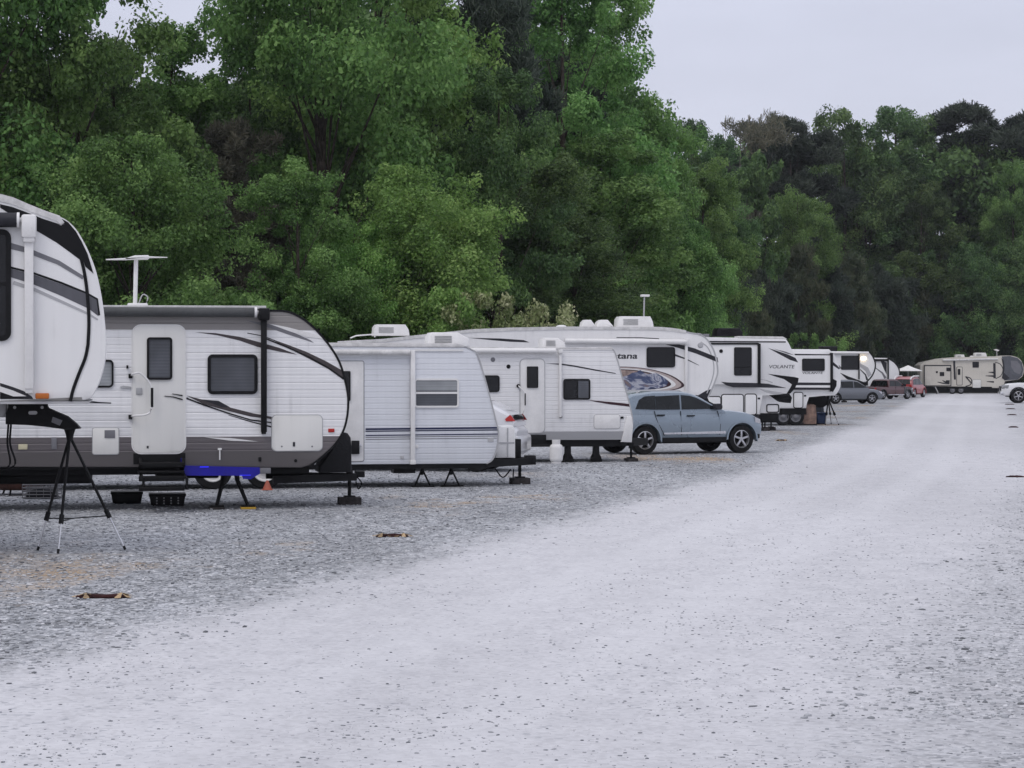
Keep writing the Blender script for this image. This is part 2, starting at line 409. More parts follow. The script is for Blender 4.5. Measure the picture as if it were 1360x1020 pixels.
# bottom rail, pin box at the centre line
A.prism('floor_rail', [(A.q(2, -40, 249)[0]-1.2, bz-.03), (nose[-1][0]-.02, bz-.03), (nose[-1][0]+.02, bz), (A.q(2, -40, 249)[0]-1.2, bz)], .0, 2.42, M['lgrey'])
yc = 1.15
pb = A.Q(2, [(35, 250), (210, 250), (212, 285), (262, 300), (305, 318), (345, 350), (365, 372), (300, 378), (200, 357), (25, 352), (25, 300), (38, 295)], yc-.25)
pbx = pinbox(A, pb, yc, .5)
d0 = A.q(2, 128, 292, yc-.27); d1 = A.q(2, 168, 308, yc-.27)
MB().prism(rrect(d0[0], d0[1], d1[0], d1[1], .03), yc-.262, yc-.25).build('grease_label', M['lgrey'], pbx)
for X in (66, 190):
    d = A.q(2, X, 276, yc-.27); MB().lathe([(0, .0), (.018, .0), (.018, -.02)], Matrix.Translation((d[0], yc-.262, d[1])) @ AX_Y, 12).build('bolt', M['lgrey'], pbx)
MB().prism(A.Q(2, [(238, 318), (282, 335), (270, 358), (232, 342)], yc-.25), yc-.258, yc-.25).build('maker_plate', M['mgrey'], pbx)
d = A.q(2, 30, 290, yc-.1); MB().box(d[0]-.25, d[0]+.0, yc-.2, yc+.2, d[1]-.08, d[1]+.08, .01).build('hitch_bracket', M['lgrey'], A.root)
for k, X in enumerate((38, 50)):
    a_ = A.q(2, X, 350, yc); z0 = A.q(2, X, 530, yc)[1]
    MB().tube(catmull([(a_[0], yc, a_[1]), (a_[0]-.01, yc-.02, (a_[1]+z0)/2), (a_[0]+.02+.03*k, yc-.02, z0), (a_[0]-.1, yc, z0-.08), (a_[0]-.3, yc, z0-.1)], 5), .014, 6).build('trailer_cable', M['black'], A.root)
for xw in (-6.1, -5.2): A.wheel(xw)
MB().box(-9.5, A.q(2, -40, 249)[0]-1.7, .3, 2.1, .6, 1.0).build('chassis', M['steel'], A.root)
jack(A, -3.6, .3, 1.0); jack(A, -3.6, 2.1, 1.0)
A.ac(1, -700, 0, -500, 60)

# tripod pin stand under A
def tripod(name, label, apex, feet, joints, rr=.018, group=None):
    r = empty(name, (apex[0], apex[1], 0)); tag(r, label, 'tripod', group)
    ax, ay, az = apex
    MB().lathe([(0, .1), (.05, .1), (.07, .06), (.05, .0), (.035, -.08), (0, -.09)], Matrix.Translation((0, 0, az-.06)), 12).build('stand_head', M['steel'], r)
    jp = []
    for (fx, fy), jf in zip(feet, joints):
        f = Vector((fx-ax, fy-ay, .01)); t = Vector((0, 0, az-.08)); j = t.lerp(f, jf); jp.append(j)
        l = MB().tube([t, j], rr, 8).tube([j - (f-t).normalized()*.08, j + (f-t).normalized()*.03], rr*1.7, 8).build('leg', M['steel'], r)
        MB().tube([j, f], rr*.62, 8).build('leg_extension', M['chrome'], l)
        MB().tube([f - (f-t).normalized()*.05, f], rr*.9, 8).build('rubber_foot', M['black'], l)
    c = (jp[0]+jp[1]+jp[2])/3; c.z += .0
    MB().tube([jp[0], c], .008, 6).tube([jp[1], c], .008, 6).tube([jp[2], c], .008, 6).build('spreader', M['steel'], r)
    return r
c2 = lambda X, Y: (X/3.4, 460+Y/3.4)
feet = [ground_at(*c2(170, 925)), ground_at(*c2(262, 938)), ground_at(*c2(566, 922))]
apD = 27.3; apx = px_at(315/3.4, apD); apz = top_h(460+375/3.4, apD)
tripod('pin_stand_tripod', 'tall black tripod with silver lower legs holding up the nose of the nearest trailer', (apx, apD, apz), feet, (.72, .73, .70))

# ============ B: white travel trailer with grey bands, rounded nose
B = Rig('travel_trailer', 'white ribbed trailer with grey-brown bands, rounded nose and white entry door', 'travel trailer', 430, 35.6, YAW)
out = B.Q(3, [(-300, 66), (400, 66), (760, 70)]) + catmull(B.Q(3, [(790, 72), (850, 80), (910, 104), (960, 140), (1010, 190), (1060, 255), (1095, 320), (1118, 400), (1130, 470), (1127, 545), (1110, 615), (1075, 675), (1020, 730), (965, 772)]), 4) + B.Q(3, [(920, 786), (-300, 772)])
xL = -9.2
out = [(xL+.3, out[0][1]-.05), (xL+.6, out[0][1])] + out[1:-1] + [(xL+.4, out[-1][1]), (xL, out[-1][1]+.8)]
zA = B.q(3, 300, 163)[1]; zB = B.q(3, 500, 646)[1]; zC = B.q(3, 500, 712)[1]
matB = shell_mat('ribbed_white_siding', (.82, .815, .82), .117, [(zA, 9, ((.26, .245, .235), (.1, .095, .09)), True), (-1, zB, (.14, .125, .13), True), (-1, zC, (.115, .105, .105), False)])
bodyB = B.prism('body', out, 0, 2.42, matB, .03)
B.prism('roof', B.Q(3, [(760, 70), (760, 55)]) + [(xL+.6, B.q(3, 200, 55)[1]), (xL+.6, out[1][1])], -.03, 2.44, M['roofm'], .01)
edge = catmull(B.Q(3, [(770, 76), (850, 80), (910, 104), (960, 140), (1010, 190), (1060, 255), (1095, 320), (1118, 400), (1130, 470), (1127, 545), (1110, 615), (1075, 675), (1020, 730), (960, 778)]), 4)
B.decal(stroke(edge, .017), M['trim'], 'nose_edge_trim', d=.012)
B.decal(B.Q(3, [(440, 174), (530, 178), (640, 195), (740, 222), (820, 245), (900, 275), (820, 262), (720, 240), (640, 212), (540, 188)]), M['brown'])
B.decal(stroke(B.Q(3, [(675, 178), (740, 190), (800, 212)]), .006), M['trim'])
B.decal(B.Q(3, [(770, 200), (850, 228), (940, 262), (1030, 305), (1112, 352), (1120, 392), (1040, 340), (950, 292), (860, 246)]), M['brown'])
B.decal(stroke(B.Q(3, [(760, 204), (850, 240), (950, 285), (1040, 335), (1110, 385)]), .01, .014), M['trim'], d=.0085)
B.decal(B.Q(3, [(665, 120), (750, 132), (850, 160), (960, 210), (975, 222), (860, 185), (760, 150)]), M['mgrey'])
B.decal(B.Q(3, [(770, 135), (850, 150), (960, 178), (1015, 195), (1020, 205), (940, 195), (860, 168)]), M['white'], d=.008)
B.decal(B.Q(3, [(400, 460), (470, 478), (540, 488), (600, 515), (700, 540), (785, 556), (785, 566), (690, 555), (590, 530), (480, 500)]), M['brown'])
B.decal(B.Q(3, [(470, 478), (545, 484), (595, 512), (560, 512)]), M['dgrey'], d=.009)
B.decal(stroke(B.Q(3, [(400, 472), (480, 503), (590, 540), (690, 570), (785, 582)]), .012, .009), M['trim'], d=.0095)
B.decal(stroke(B.Q(3, [(590, 548), (690, 578), (785, 602)]), .004, .012), M['trim'])
B.decal(B.Q(3, [(480, 648), (600, 652), (725, 668), (600, 664)]), M['white'], d=.008)
B.decal(stroke(B.Q(3, [(300, 462), (340, 466), (382, 478)]), .004, .01), M['trim'], d=.034)
B.decal(stroke(B.Q(3, [(335, 452), (382, 460)]), .003, .01), M['trim'], d=.034)
B.decal(stroke(B.Q(3, [(-120, 490), (60, 494), (-50, 484)]), .008), M['dgrey'])
# door
door = B.hatch(3, 157, 144, 393, 718, 'gel2', 'entry_door', .13, 'white', .02)
B.window(3, 221, 197, 336, 389, 'glass_b', r=.05, name='door_window', yb=-.02, par=door)
dm = MB(); t0 = B.q(3, 172, 425); t1 = B.q(3, 200, 455); dm.box(t0[0], t1[0], -.04, -.02, t1[1], t0[1], .006).build('door_latch', M['lgrey'], door)
t0 = B.q(3, 238, 425); t1 = B.q(3, 250, 512)
MB().box(t0[0], t1[0], -.16, -.12, t1[1], t0[1], .006).build('handle_grip', M['black'], door)
g3 = lambda X, Y, y=-.14: (B.q(3, X, Y)[0], y, B.q(3, X, Y)[1])
MB().tube(catmull([g3(150, 372, -.02), g3(160, 362), g3(195, 362), g3(240, 420), g3(240, 520), g3(215, 546), g3(165, 550), g3(150, 556, -.02)], 4), .016, 8).build('grab_handle', M['white'], door)
for Y in (372, 557):
    t = g3(147, Y); MB().box(t[0]-.03, t[0]+.03, -.07, -.001, t[2]-.035, t[2]+.035, .008).build('handle_mount', M['black'], door)
t = B.q(3, 225, 693); MB().box(t[0]-.015, t[0]+.015, -.026, -.019, t[1]-.02, t[1]+.02).build('site_number_sticker', M['dgrey'], door)
B.window(3, 495, 274, 721, 454, 'glass_b', r=.08, fw=.05)
B.window(3, -70, 298, 71, 424, 'glass_p', r=.07, fw=.03)
h = B.hatch(3, 786, 550, 1012, 708, 'gel2', r=.07)
for X in (830, 967):
    t = B.q(3, X, 690); MB().lathe([(0, 0), (.014, 0), (.014, -.01)], Matrix.Translation((t[0], -.024, t[1])) @ AX_Y, 10).build('hatch_lock', M['mgrey'], h)
t = B.q(3, 885, 680); MB().box(t[0]-.018, t[0]+.018, -.026, -.019, t[1]-.035, t[1]+.035).build('site_number_sticker', M['dgrey'], h)
h = B.hatch(2, 419, 369, 535, 486, 'gel2', r=.03)
t0 = B.q(2, 472, 378); t1 = B.q(2, 520, 414); MB().box(t0[0], t1[0], -.03, -.018, t1[1], t0[1], .004).build('hatch_vent', M['mgrey'], h)
t0 = B.q(3, 1040, 626); t1 = B.q(3, 1068, 609); MB().box(t0[0], t1[0], -.02, .01, t0[1], t1[1], .005).build('marker_light', M['red'], B.root)
t0 = B.q(2, 232, 465); t1 = B.q(2, 256, 410); MB().box(t0[0], t1[0], -.02, .01, t0[1], t1[1], .005).build('power_inlet', M['mgrey'], B.root)
t0 = B.q(2, 83, 466); t1 = B.q(2, 124, 442); MB().box(t0[0], t1[0], -.02, .01, t0[1], t1[1], .005).build('reflector_plate', plain('cream_plastic', (.6, .55, .38), .4), B.root)
t0 = B.q(3, 725, 758); t1 = B.q(3, 738, 738); MB().box(t0[0], t1[0], -.02, .01, t0[1], t1[1], .004).build('drain_outlet', M['black'], B.root)
t = B.q(3, 893, 754); MB().lathe([(0, 0), (.025, 0), (.025, -.02)], Matrix.Translation((t[0], -.01, t[1])) @ AX_Y, 12).build('filler_cap', M['black'], B.root)
t = B.q(3, 550, 700); t1 = B.q(3, 550, 750); MB().tube([(t[0], -.03, t[1]), (t1[0], -.03, t1[1])], .012, 6).box(t[0]-.03, t[0]+.03, -.04, 0, t[1]-.02, t[1]+.01).build('bracket_clip', M['white'], B.root)
MB().prism(B.Q(3, [(100, 420), (115, 415), (150, 420), (150, 426), (105, 426)]), -.03, .01).build('door_catch', M['lgrey'], B.root)
t = B.q(3, 133, 332); MB().box(t[0]-.015, t[0]+.015, -.05, 0, t[1]-.02, t[1]+.03, .004).build('porch_switch', M['black'], B.root)
# awning
zr = B.q(3, 400, 84)[1]; x1 = B.q(3, 705, 80)[0]
MB().tube([(xL+1, -.1, zr), (x1, -.1, zr)], .075, 16).build('awning_roller', plain('grey_awning_fabric', (.075, .078, .08), .7, var=.2), B.root)
MB().tube([(x1, -.1, zr), (x1+.04, -.1, zr)], .08, 16).tube([(x1+.04, -.1, zr), (x1+.12, -.1, zr)], .03, 8).build('roller_end_cap', M['white'], B.root)
t0 = B.q(3, 735, 625); t1 = B.q(3, 761, 75)
MB().box(t0[0], t1[0], -.13, -.03, t0[1], t1[1]-.1, .01).box(t0[0]-.04, t1[0]+.04, -.19, -.02, t1[1]-.16, t1[1]+.03, .02).build('awning_arm', M['black'], B.root)
MB().box(t0[0]+.01, t1[0]-.01, -.08, -.001, t0[1]-.03, t0[1]+.07, .01).build('arm_bracket', M['black'], B.root)
# TV antenna with bat wings
t = B.q(1, 762, 700, 1); tt = B.q(1, 768, 445, 1)
an = MB().tube([(t[0], 1, t[1]-.05), (tt[0], 1, tt[1])], .035, 10).box(t[0]-.12, t[0]+.2, .8, 1.2, t[1]-.06, t[1]+.02, .02).build('antenna_mast', M['white'], B.root)
w0 = B.q(1, 598, 446, 1); w1 = B.q(1, 945, 432, 1); hd = B.Q(1, [(700, 442), (760, 424), (835, 422), (846, 432), (835, 444), (705, 446)], 1)
MB().prism(hd, .86, 1.14, .02).tube([(hd[0][0]+.05, 1, hd[0][1]), (w0[0], .95, w0[1])], .022, 6, r1=.01).tube([(hd[3][0]-.05, 1, hd[3][1]), (w1[0], 1.05, w1[1])], .018, 6, r1=.008).build('antenna_head', M['white'], an)
MB().tube(catmull([(t[0]+.05, 1, t[1]), (t[0]+.12, 1, t[1]+.16), (t[0]+.2, 1, t[1]+.12), (t[0]+.17, 1, t[1])], 4), .012, 6).build('antenna_cable', M['lgrey'], an)
# underside
z0 = B.q(3, 0, 822)[1]; zt = out[-2][1] if False else B.q(3, 0, 776)[1]
MB().box(xL+.2, B.q(3, 960, 800)[0], .25, .4, z0, zt+.0).box(xL+.2, B.q(3, 960, 800)[0], 2.0, 2.15, z0, zt).build('chassis', M['steel'], B.root)
MB().box(xL+.3, B.q(3, 930, 800)[0], .05, 2.36, zt-.06, zt+.02).build('underbelly', M['steel'], B.root)
fa = B.q(3, 780, 850, .9); fb = B.q(3, 1170, 812, 1.1); 
MB().loft([[(fa[0], y, z) for y, z in ((.3, fa[1]), (.42, fa[1]), (.42, fb[1]), (.3, fb[1]))], [(fb[0], y, z) for y, z in ((1.1, fa[1]), (1.2, fa[1]), (1.2, fb[1]), (1.1, fb[1]))]]).loft([[(fa[0], y, z) for y, z in ((2.0, fa[1]), (2.1, fa[1]), (2.1, fb[1]), (2.0, fb[1]))], [(fb[0], y, z) for y, z in ((1.2, fa[1]), (1.3, fa[1]), (1.3, fb[1]), (1.2, fb[1]))]]).build('hitch_frame', M['steel'], B.root)
MB().prism(B.Q(3, [(1085, 668), (1108, 625), (1128, 630), (1142, 650), (1146, 690), (1146, 808), (1000, 808), (1000, 780)], .8), .8, 1.6, .03).build('gas_bottle_cover', plain('black_moulded_cover', (.02, .02, .022), .6, bump=.01), B.root)
t = B.q(3, 1136, 830, 1.2); jack(B, t[0], 1.2, t[1]+.15, .13, .03, True, 'tongue_jack')
t = B.q(3, 1175, 820, 1.2); MB().tube(catmull([(t[0]-.05, 1.15, t[1]), (t[0]+.05, 1.15, t[1]-.12), (t[0], 1.15, t[1]-.22), (t[0]-.04, 1.15, t[1]-.1)], 4), .012, 6).box(t[0]-.05, t[0]+.1, 1.1, 1.3, t[1]-.03, t[1]+.07, .01).build('hitch_coupler', M['steel'], B.root)
for X, s_ in ((572, -1), (632, 1)):
    zt_ = B.q(3, X, 815)[1]; a_ = B.q(3, X, 815)[0]; b_ = B.q(3, 540 if s_ < 0 else 683, 950)
    yy = .35
    MB().tube([(a_, yy, zt_), (a_+s_*.01, yy, zt_*.8)], .04, 8).tube([(a_, yy, zt_*.85), (b_[0], yy-.05, .05)], .035, 8, r1=.028).box(b_[0]-.11, b_[0]+.11, yy-.16, yy+.08, .035, .06).build('stabiliser_jack', M['steel'], B.root)
    MB().box(b_[0]-.12, b_[0]+.12, yy-.2, yy+.12, .0, .034, .005).build('levelling_pad', M['wood'] if s_ < 0 else plain('yellow_plastic_pad', (.5, .3, .03), .6), B.root)
for xw in (-7.0, -6.1): B.wheel(xw, .36)
MB().box(-5.2, -3.6, .7, 1.9, .40, z0+.02, .03).box(-2.6, -1.6, .9, 1.8, .46, z0+.02, .03).build('added_dark_tank', M['black'], B.root)  # tank boxes added in black to darken the space under the floor
MB().tube([(-6.1, .1, .36), (-6.1, 2.3, .36)], .04, 8).tube([(-7.0, .1, .36), (-7.0, 2.3, .36)], .04, 8).build('axle', M['steel'], B.root)
jack(B, -8.8, .4, z0); jack(B, -8.8, 2.0, z0)
# LED strip and the blue skirt it lights, below the door side
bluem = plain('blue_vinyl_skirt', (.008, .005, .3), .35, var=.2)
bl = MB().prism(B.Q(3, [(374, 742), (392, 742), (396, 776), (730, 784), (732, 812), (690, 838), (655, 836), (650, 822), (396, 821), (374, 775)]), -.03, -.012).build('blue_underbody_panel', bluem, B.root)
ml, ntl, bb = mat_new('blue_led_light'); bb.inputs['Base Color'].default_value = (.02, .02, .5, 1); bb.inputs['Emission Color'].default_value = (.02, .02, 1, 1); bb.inputs['Emission Strength'].default_value = .7
t0 = B.q(3, 470, 787); t1 = B.q(3, 500, 783)
zz = B.q(3, 400, 776)[1]
MB().box(B.q(3, 460, 0)[0], B.q(3, 500, 0)[0], -.045, -.031, B.q(3, 0, 788)[1], B.q(3, 0, 783)[1]).box(B.q(3, 640, 0)[0], B.q(3, 690, 0)[0], -.045, -.031, B.q(3, 0, 826)[1], B.q(3, 0, 823)[1]).build('led_strip', ml, B.root)
t0 = B.q(3, 732, 812); t1 = B.q(3, 780, 786); MB().box(t0[0], t1[0], -.03, .1, t0[1], t1[1], .005).build('led_power_box', M['mgrey'], B.root)
# entry steps (folding, part of B)
g = lambda X, Y, yo=0: B.q(3, X, Y, yo)
st = MB()
for Y0, Y1, ya, yb in ((762, 786, -.28, -.02), (800, 812, -.36, -.1), (824, 848, -.5, -.25), (872, 892, -.62, -.4)):
    a_ = g(185, Y1, ya); b_ = g(392, Y0, ya); st.box(a_[0], b_[0], ya, yb, a_[1], b_[1], .006)
for X in (192, 385):
    st.tube([(g(X, 745)[0], -.02, g(X, 745)[1]), (g(X, 770)[0], -.28, g(X, 775, -.28)[1]), (g(X-8, 800)[0], -.1, g(X, 800)[1]), (g(X+12, 835)[0], -.5, g(X, 838, -.5)[1]), (g(X+12, 885)[0], -.5, g(X, 885, -.5)[1])], .028, 6)
st.box(g(160, 0)[0], g(395, 0)[0], -.01, .3, g(0, 772)[1], g(0, 722)[1])
st.build('folding_steps', M['steel'], B.root)

def crate_step(px0, px1, pyb, pyt, name, label, cat, depth=.45, holes=True, mat=None, yaw=YAW):
    D = F*CH/(pyb-HY); x0 = px_at(px0, D); x1 = px_at(px1, D); z1 = top_h(pyt, D)
    r = empty(name, ((x0+x1)/2, D, 0), R(yaw)); tag(r, label, cat); w = (x1-x0)/2
    mat = mat or M['black']
    MB().prism([(-w*.9, 0.0), (w*.9, 0.0), (w, z1-.04), (-w, z1-.04)], 0, depth, .01).build('box', mat, r)
    MB().box(-w*1.04, w*1.04, -.02, depth+.02, z1-.045, z1, .01).build('tread', mat, r)
    if holes:
        hb = MB()
        for i in range(4):
            for j in range(3): hb.lathe([(0, 0), (.014, 0), (.014, -.01)], Matrix.Translation((-w*.6+i*w*.4, -.003, z1*(.22+.22*j))) @ AX_Y, 8)
        hb.build('perforation', M['lgrey'], r, None)
    return r
crate_step(199, 246, 672, 656, 'step_stool', 'black plastic step stool with round holes below the folding steps', 'step stool')
crate_step(148, 189, 669, 653, 'storage_tub', 'plain black tub on the gravel left of the trailer steps', 'tub', holes=False)

# ============ C: older small white trailer
C = Rig('travel_trailer', 'small older white trailer with thin navy stripes, a split window and a slanted nose', 'travel trailer', 600, 42.3, YAW)
zs = C.q(4, 300, 153)[1]
C.nose = C.Q(4, [(560, 152), (600, 160), (640, 178), (662, 200), (690, 290), (720, 400), (745, 500), (752, 540), (745, 600), (726, 648), (700, 666)])
zb_ = C.nose[-1][1]
out = [(-8.0, zb_), (-8.1, zs-.3), (-7.9, zs)] + C.nose
matC = shell_mat('ribbed_bluish_siding', (.70, .715, .75), .105, (), depth=.0065, streak=.12)
C.prism('body', out, 0, 2.3, matC, .025)
C.prism('roof', [(-7.8, zs-.02), (-7.8, zs+.05), C.q(4, 370, 148), C.q(4, 560, 150), C.q(4, 610, 160), C.q(4, 600, 166)], -.02, 2.32, M['roofm'], .01)
C.decal(stroke(catmull(C.nose, 3), .012), M['lgrey'], 'corner_trim', d=.012)
for a_, b_ in (((180, 518), (748, 512)), ((180, 527), (748, 521)), ((180, 545), (748, 539))):
    C.decal(stroke(C.Q(4, [a_, b_]), .010 if a_[1] != 518 else .017), M['navy'])
    C.decal(stroke(C.Q(4, [(-400, a_[1]+3), (40, a_[1]+2)]), .010 if a_[1] != 518 else .017), M['navy'])
for Y in (553, 562): C.decal(stroke(C.Q(4, [(180, Y), (745, Y-6)]), .006), M['mgrey'])
door = C.hatch(4, 42, 226, 171, 655, 'white', 'entry_door', .03, 'mgrey', .012)
C.window(4, 78, 268, 114, 396, 'glass', r=.02, fw=.015, name='door_window', yb=-.02, par=door)
t0 = C.q(4, 118, 625); t1 = C.q(4, 152, 567); MB().box(t0[0], t1[0], -.08, -.02, t0[1], t1[1], .006).build('door_latch', M['black'], door)
t = C.q(4, 153, 588); MB().box(t[0]-.008, t[0]+.03, -.085, -.02, t[1]-.03, t[1]+.03, .004).build('door_handle', M['chrome'], door)
C.window(4, 388, 300, 581, 425, 'glass_b', 'white', r=.06, fw=.035, rail=362)
t0 = C.q(4, 397, 352); t1 = C.q(4, 573, 309); MB().box(t0[0], t1[0], -.018, -.011, t0[1], t1[1]).build('roller_blind', M['glass_p'], C.root)
t0 = C.q(4, 372, 664); t1 = C.q(4, 391, 178)
MB().box(t0[0], t1[0], -.09, -.03, t0[1], t1[1], .01).box(t0[0]-.01, t1[0]+.01, -.1, 0, t0[1]-.02, t0[1]+.06, .006).build('awning_arm', M['white'], C.root)
zr = C.q(4, 200, 188)[1]; MB().tube([(-7.5, -.09, zr), (t0[0]-.02, -.09, zr)], .055, 14).build('awning_roller', M['roofm'], C.root)
a_ = C.q(4, 390, 178); b_ = C.q(4, 600, 176); MB().box(a_[0], b_[0], -.02, .01, a_[1]-.02, a_[1]+.015).build('drip_rail', M['white'], C.root)
C.ac(4, 452, 102, 630, 162, 'white', yc=1.0, slant=.3)
t0 = C.q(4, 706, 572); t1 = C.q(4, 730, 555); MB().box(t0[0], t1[0], -.012, .01, t0[1], t1[1]).build('registration_plate', M['lgrey'], C.root)
t = C.q(4, 400, 592); MB().box(t[0]-.03, t[0]+.03, -.02, .01, t[1]-.03, t[1]+.03, .004).build('outlet_cover', M['white'], C.root)
t = C.q(4, 337, 640); MB().box(t[0]-.03, t[0]+.03, -.02, .01, t[1]-.03, t[1]+.03, .004).build('outlet_cover', M['lgrey'], C.root)
zt = C.q(4, 300, 667)[1]; z0 = C.q(4, 300, 690)[1]
MB().box(-7.9, C.q(4, 700, 0)[0], .04, .2, z0, zt).box(-7.9, C.q(4, 700, 0)[0], 2.1, 2.25, z0, zt).box(-7.8, C.q(4, 690, 0)[0], .2, 2.1, zt-.08, zt).build('chassis', M['steel'], C.root)
ya = .9; f0 = C.q(4, 640, 690, .3); f1 = C.q(4, 893, 650, 1.1)
MB().loft([[(f0[0], y, z) for y, z in ((.15, z0), (.25, z0), (.25, zt+.04), (.15, zt+.04))], [(f1[0], y, z) for y, z in ((1.05, z0+.02), (1.13, z0+.02), (1.13, zt+.06), (1.05, zt+.06))]]).loft([[(f0[0], y, z) for y, z in ((2.05, z0), (2.15, z0), (2.15, zt+.04), (2.05, zt+.04))], [(f1[0], y, z) for y, z in ((1.17, z0+.02), (1.25, z0+.02), (1.25, zt+.06), (1.17, zt+.06))]]).build('hitch_frame', M['steel'], C.root)
ct = C.Q(4, [(738, 642), (744, 530), (760, 506), (812, 503), (822, 520), (822, 642)], .8)
cv = MB().prism(ct, .75, 1.55, .03).build('gas_bottle_cover', M['white'], C.root)
sx = C.q(4, 790, 0, .75)[0]; MB().box(sx-.01, sx+.015, .738, .752, ct[0][1]+.02, ct[2][1]-.03).box(ct[0][0]+.03, ct[-1][0]-.02, .74, .752, C.q(4, 0, 585, .75)[1], C.q(4, 0, 578, .75)[1]).build('cover_strap', M['lgrey'], cv)
t = C.q(4, 834, 560, 1.1)
MB().box(t[0]-.07, t[0]+.05, 1.0, 1.2, C.q(4, 0, 650, 1.1)[1], t[1], .01).build('jack_motor', M['black'], C.root)
t = C.q(4, 843, 660, 1.1); jack(C, t[0], 1.1, t[1]+.1, .13, .032, True, 'tongue_jack')
MB().box(f1[0]-.12, f1[0]+.08, 1.04, 1.26, z0+.02, zt+.1, .01).build('hitch_coupler', M['steel'], C.root)
a_ = C.q(4, 735, 685, .9); b_ = C.q(4, 805, 690, .9)
MB().tube(catmull([(a_[0], .9, a_[1]), ((a_[0]+b_[0])/2, .9, a_[1]-.18), (b_[0], .9, b_[1])], 6), .014, 6).tube([(b_[0]+.05, .9, b_[1]), (b_[0]+.04, .9, b_[1]-.22)], .014, 6).build('trailer_cable', M['black'], C.root)
for X in (432, 558):
    t = C.q(4, X, 690); MB().tube([(t[0], .3, t[1]), (t[0]-.13, .3, .03)], .018, 6).tube([(t[0], .3, t[1]), (t[0]+.15, .3, .03)], .018, 6).box(t[0]-.2, t[0]+.22, .22, .38, 0.005, .03).tube([(t[0], .3, t[1]+.05), (t[0], .3, t[1]-.12)], .03, 8).build('stabiliser_jack', M['steel'], C.root)
t0 = C.q(4, 306, 710); t1 = C.q(4, 400, 690); MB().box(t0[0], t1[0], .2, .6, t0[1], t1[1]).build('step_well', M['black'], C.root)
for X in (283, 352): 
    xx = C.q(0, X, 640)[0]; C.wheel(xx, .36)
jack(C, -7.6, .4, z0, blk=False); jack(C, -7.6, 1.9, z0, blk=False)

# ============ D: white trailer with grey skirt
Dv = Rig('travel_trailer', 'white ribbed trailer with grey skirt band and thin maroon stripe, beside the blue-grey car', 'travel trailer', 740, 54.0, YAW)
nz = catmull(Dv.Q(5, [(725, 264), (742, 275), (758, 310), (792, 430), (832, 575), (848, 650), (850, 700), (842, 780)]), 3)
zb_ = Dv.q(5, 500, 783)[1]; zt_ = Dv.q(5, 600, 264)[1]
out = [(-6.6, zb_), (-6.7, zt_-.2), (-6.5, zt_)] + nz + [(nz[-1][0]-.03, zb_)]
zsk = Dv.q(5, 500, 737)[1]
matD = shell_mat('ribbed_cream_white_siding', (.77, .765, .77), .105, [(-1, zsk, (.33, .33, .34), False)], streak=.12)
Dv.prism('body', out, 0, 2.4, matD, .025)
Dv.prism('roof', [(-6.5, zt_-.01), (-6.5, zt_+.06), Dv.q(5, 430, 262), Dv.q(5, 730, 258), Dv.q(5, 744, 272), Dv.q(5, 730, 270)], -.02, 2.42, M['roofm'], .008)
Dv.decal(stroke(nz, .014), M['lgrey'], 'corner_trim', d=.012)
door = Dv.hatch(5, 217, 328, 352, 742, 'white', 'entry_door', .1, 'lgrey', .02)
Dv.window(5, 253, 368, 316, 489, 'glass', r=.02, fw=.02, name='door_window', yb=-.02, par=door)
t = Dv.q(5, 205, 478); MB().lathe([(0, 0), (.045, 0), (.045, -.05)], Matrix.Translation((t[0], -.05, t[1])) @ AX_Y, 12).build('handle_mount', M['black'], door)
g5 = lambda X, Y, y=-.1: (Dv.q(5, X, Y)[0], y, Dv.q(5, X, Y)[1])
MB().tube(catmull([g5(205, 478, -.05), g5(215, 490), g5(236, 520), g5(238, 590), g5(225, 640), g5(210, 650, -.03)], 4), .016, 6).build('grab_handle', M['white'], door)
t0 = Dv.q(5, 236, 588); t1 = Dv.q(5, 243, 520); MB().box(t0[0], t1[0], -.12, -.09, t0[1], t1[1]).build('handle_grip', M['black'], door)
Dv.window(5, 0, 418, 99, 513, 'glass', r=.07, fw=.025)
Dv.window(5, 459, 439, 611, 556, 'glass', r=.06, fw=.035, vrail=538)
t0 = Dv.q(5, 543, 546); t1 = Dv.q(5, 602, 449); MB().box(t0[0], t1[0], -.018, -.011, t0[1], t1[1]).build('window_curtain', M['glass_b'], Dv.root)
awn_z = Dv.q(5, 200, 280)[1]
MB().tube([(-6.3, -.09, awn_z), (Dv.q(5, 412, 0)[0], -.09, awn_z)], .06, 14).build('awning_roller', M['white'], Dv.root)
t0 = Dv.q(5, 433, 655); t1 = Dv.q(5, 447, 272); MB().box(t0[0], t1[0], -.09, -.03, t0[1], t1[1], .008).box(t0[0]-.02, t1[0]+.02, -.13, -.02, t1[1]-.1, t1[1], .01).build('awning_arm', M['white'], Dv.root)
t = Dv.q(5, 444, 653); MB().box(t[0]-.03, t[0]+.03, -.06, 0, t[1]-.02, t[1]+.03, .004).build('arm_bracket', M['black'], Dv.root)
MB().box(Dv.q(5, 449, 0)[0], Dv.q(5, 735, 0)[0], -.02, .01, Dv.q(5, 0, 273)[1], Dv.q(5, 0, 266)[1]).build('drip_rail', M['white'], Dv.root)
Dv.decal(Dv.Q(5, [(355, 351), (450, 352), (520, 362), (640, 385), (755, 406), (755, 410), (640, 392), (520, 370), (450, 360)]), M['dgrey'])
Dv.decal(Dv.Q(5, [(598, 558), (720, 568), (836, 580), (838, 596), (720, 582), (640, 568)]), M['maroon'])
Dv.hatch(5, 634, 642, 778, 718, matD if False else 'white', r=.05)
t = Dv.q(5, 791, 657); MB().box(t[0]-.035, t[0]+.035, -.02, .01, t[1]-.025, t[1]+.025, .004).build('marker_light', M['black'], Dv.root)
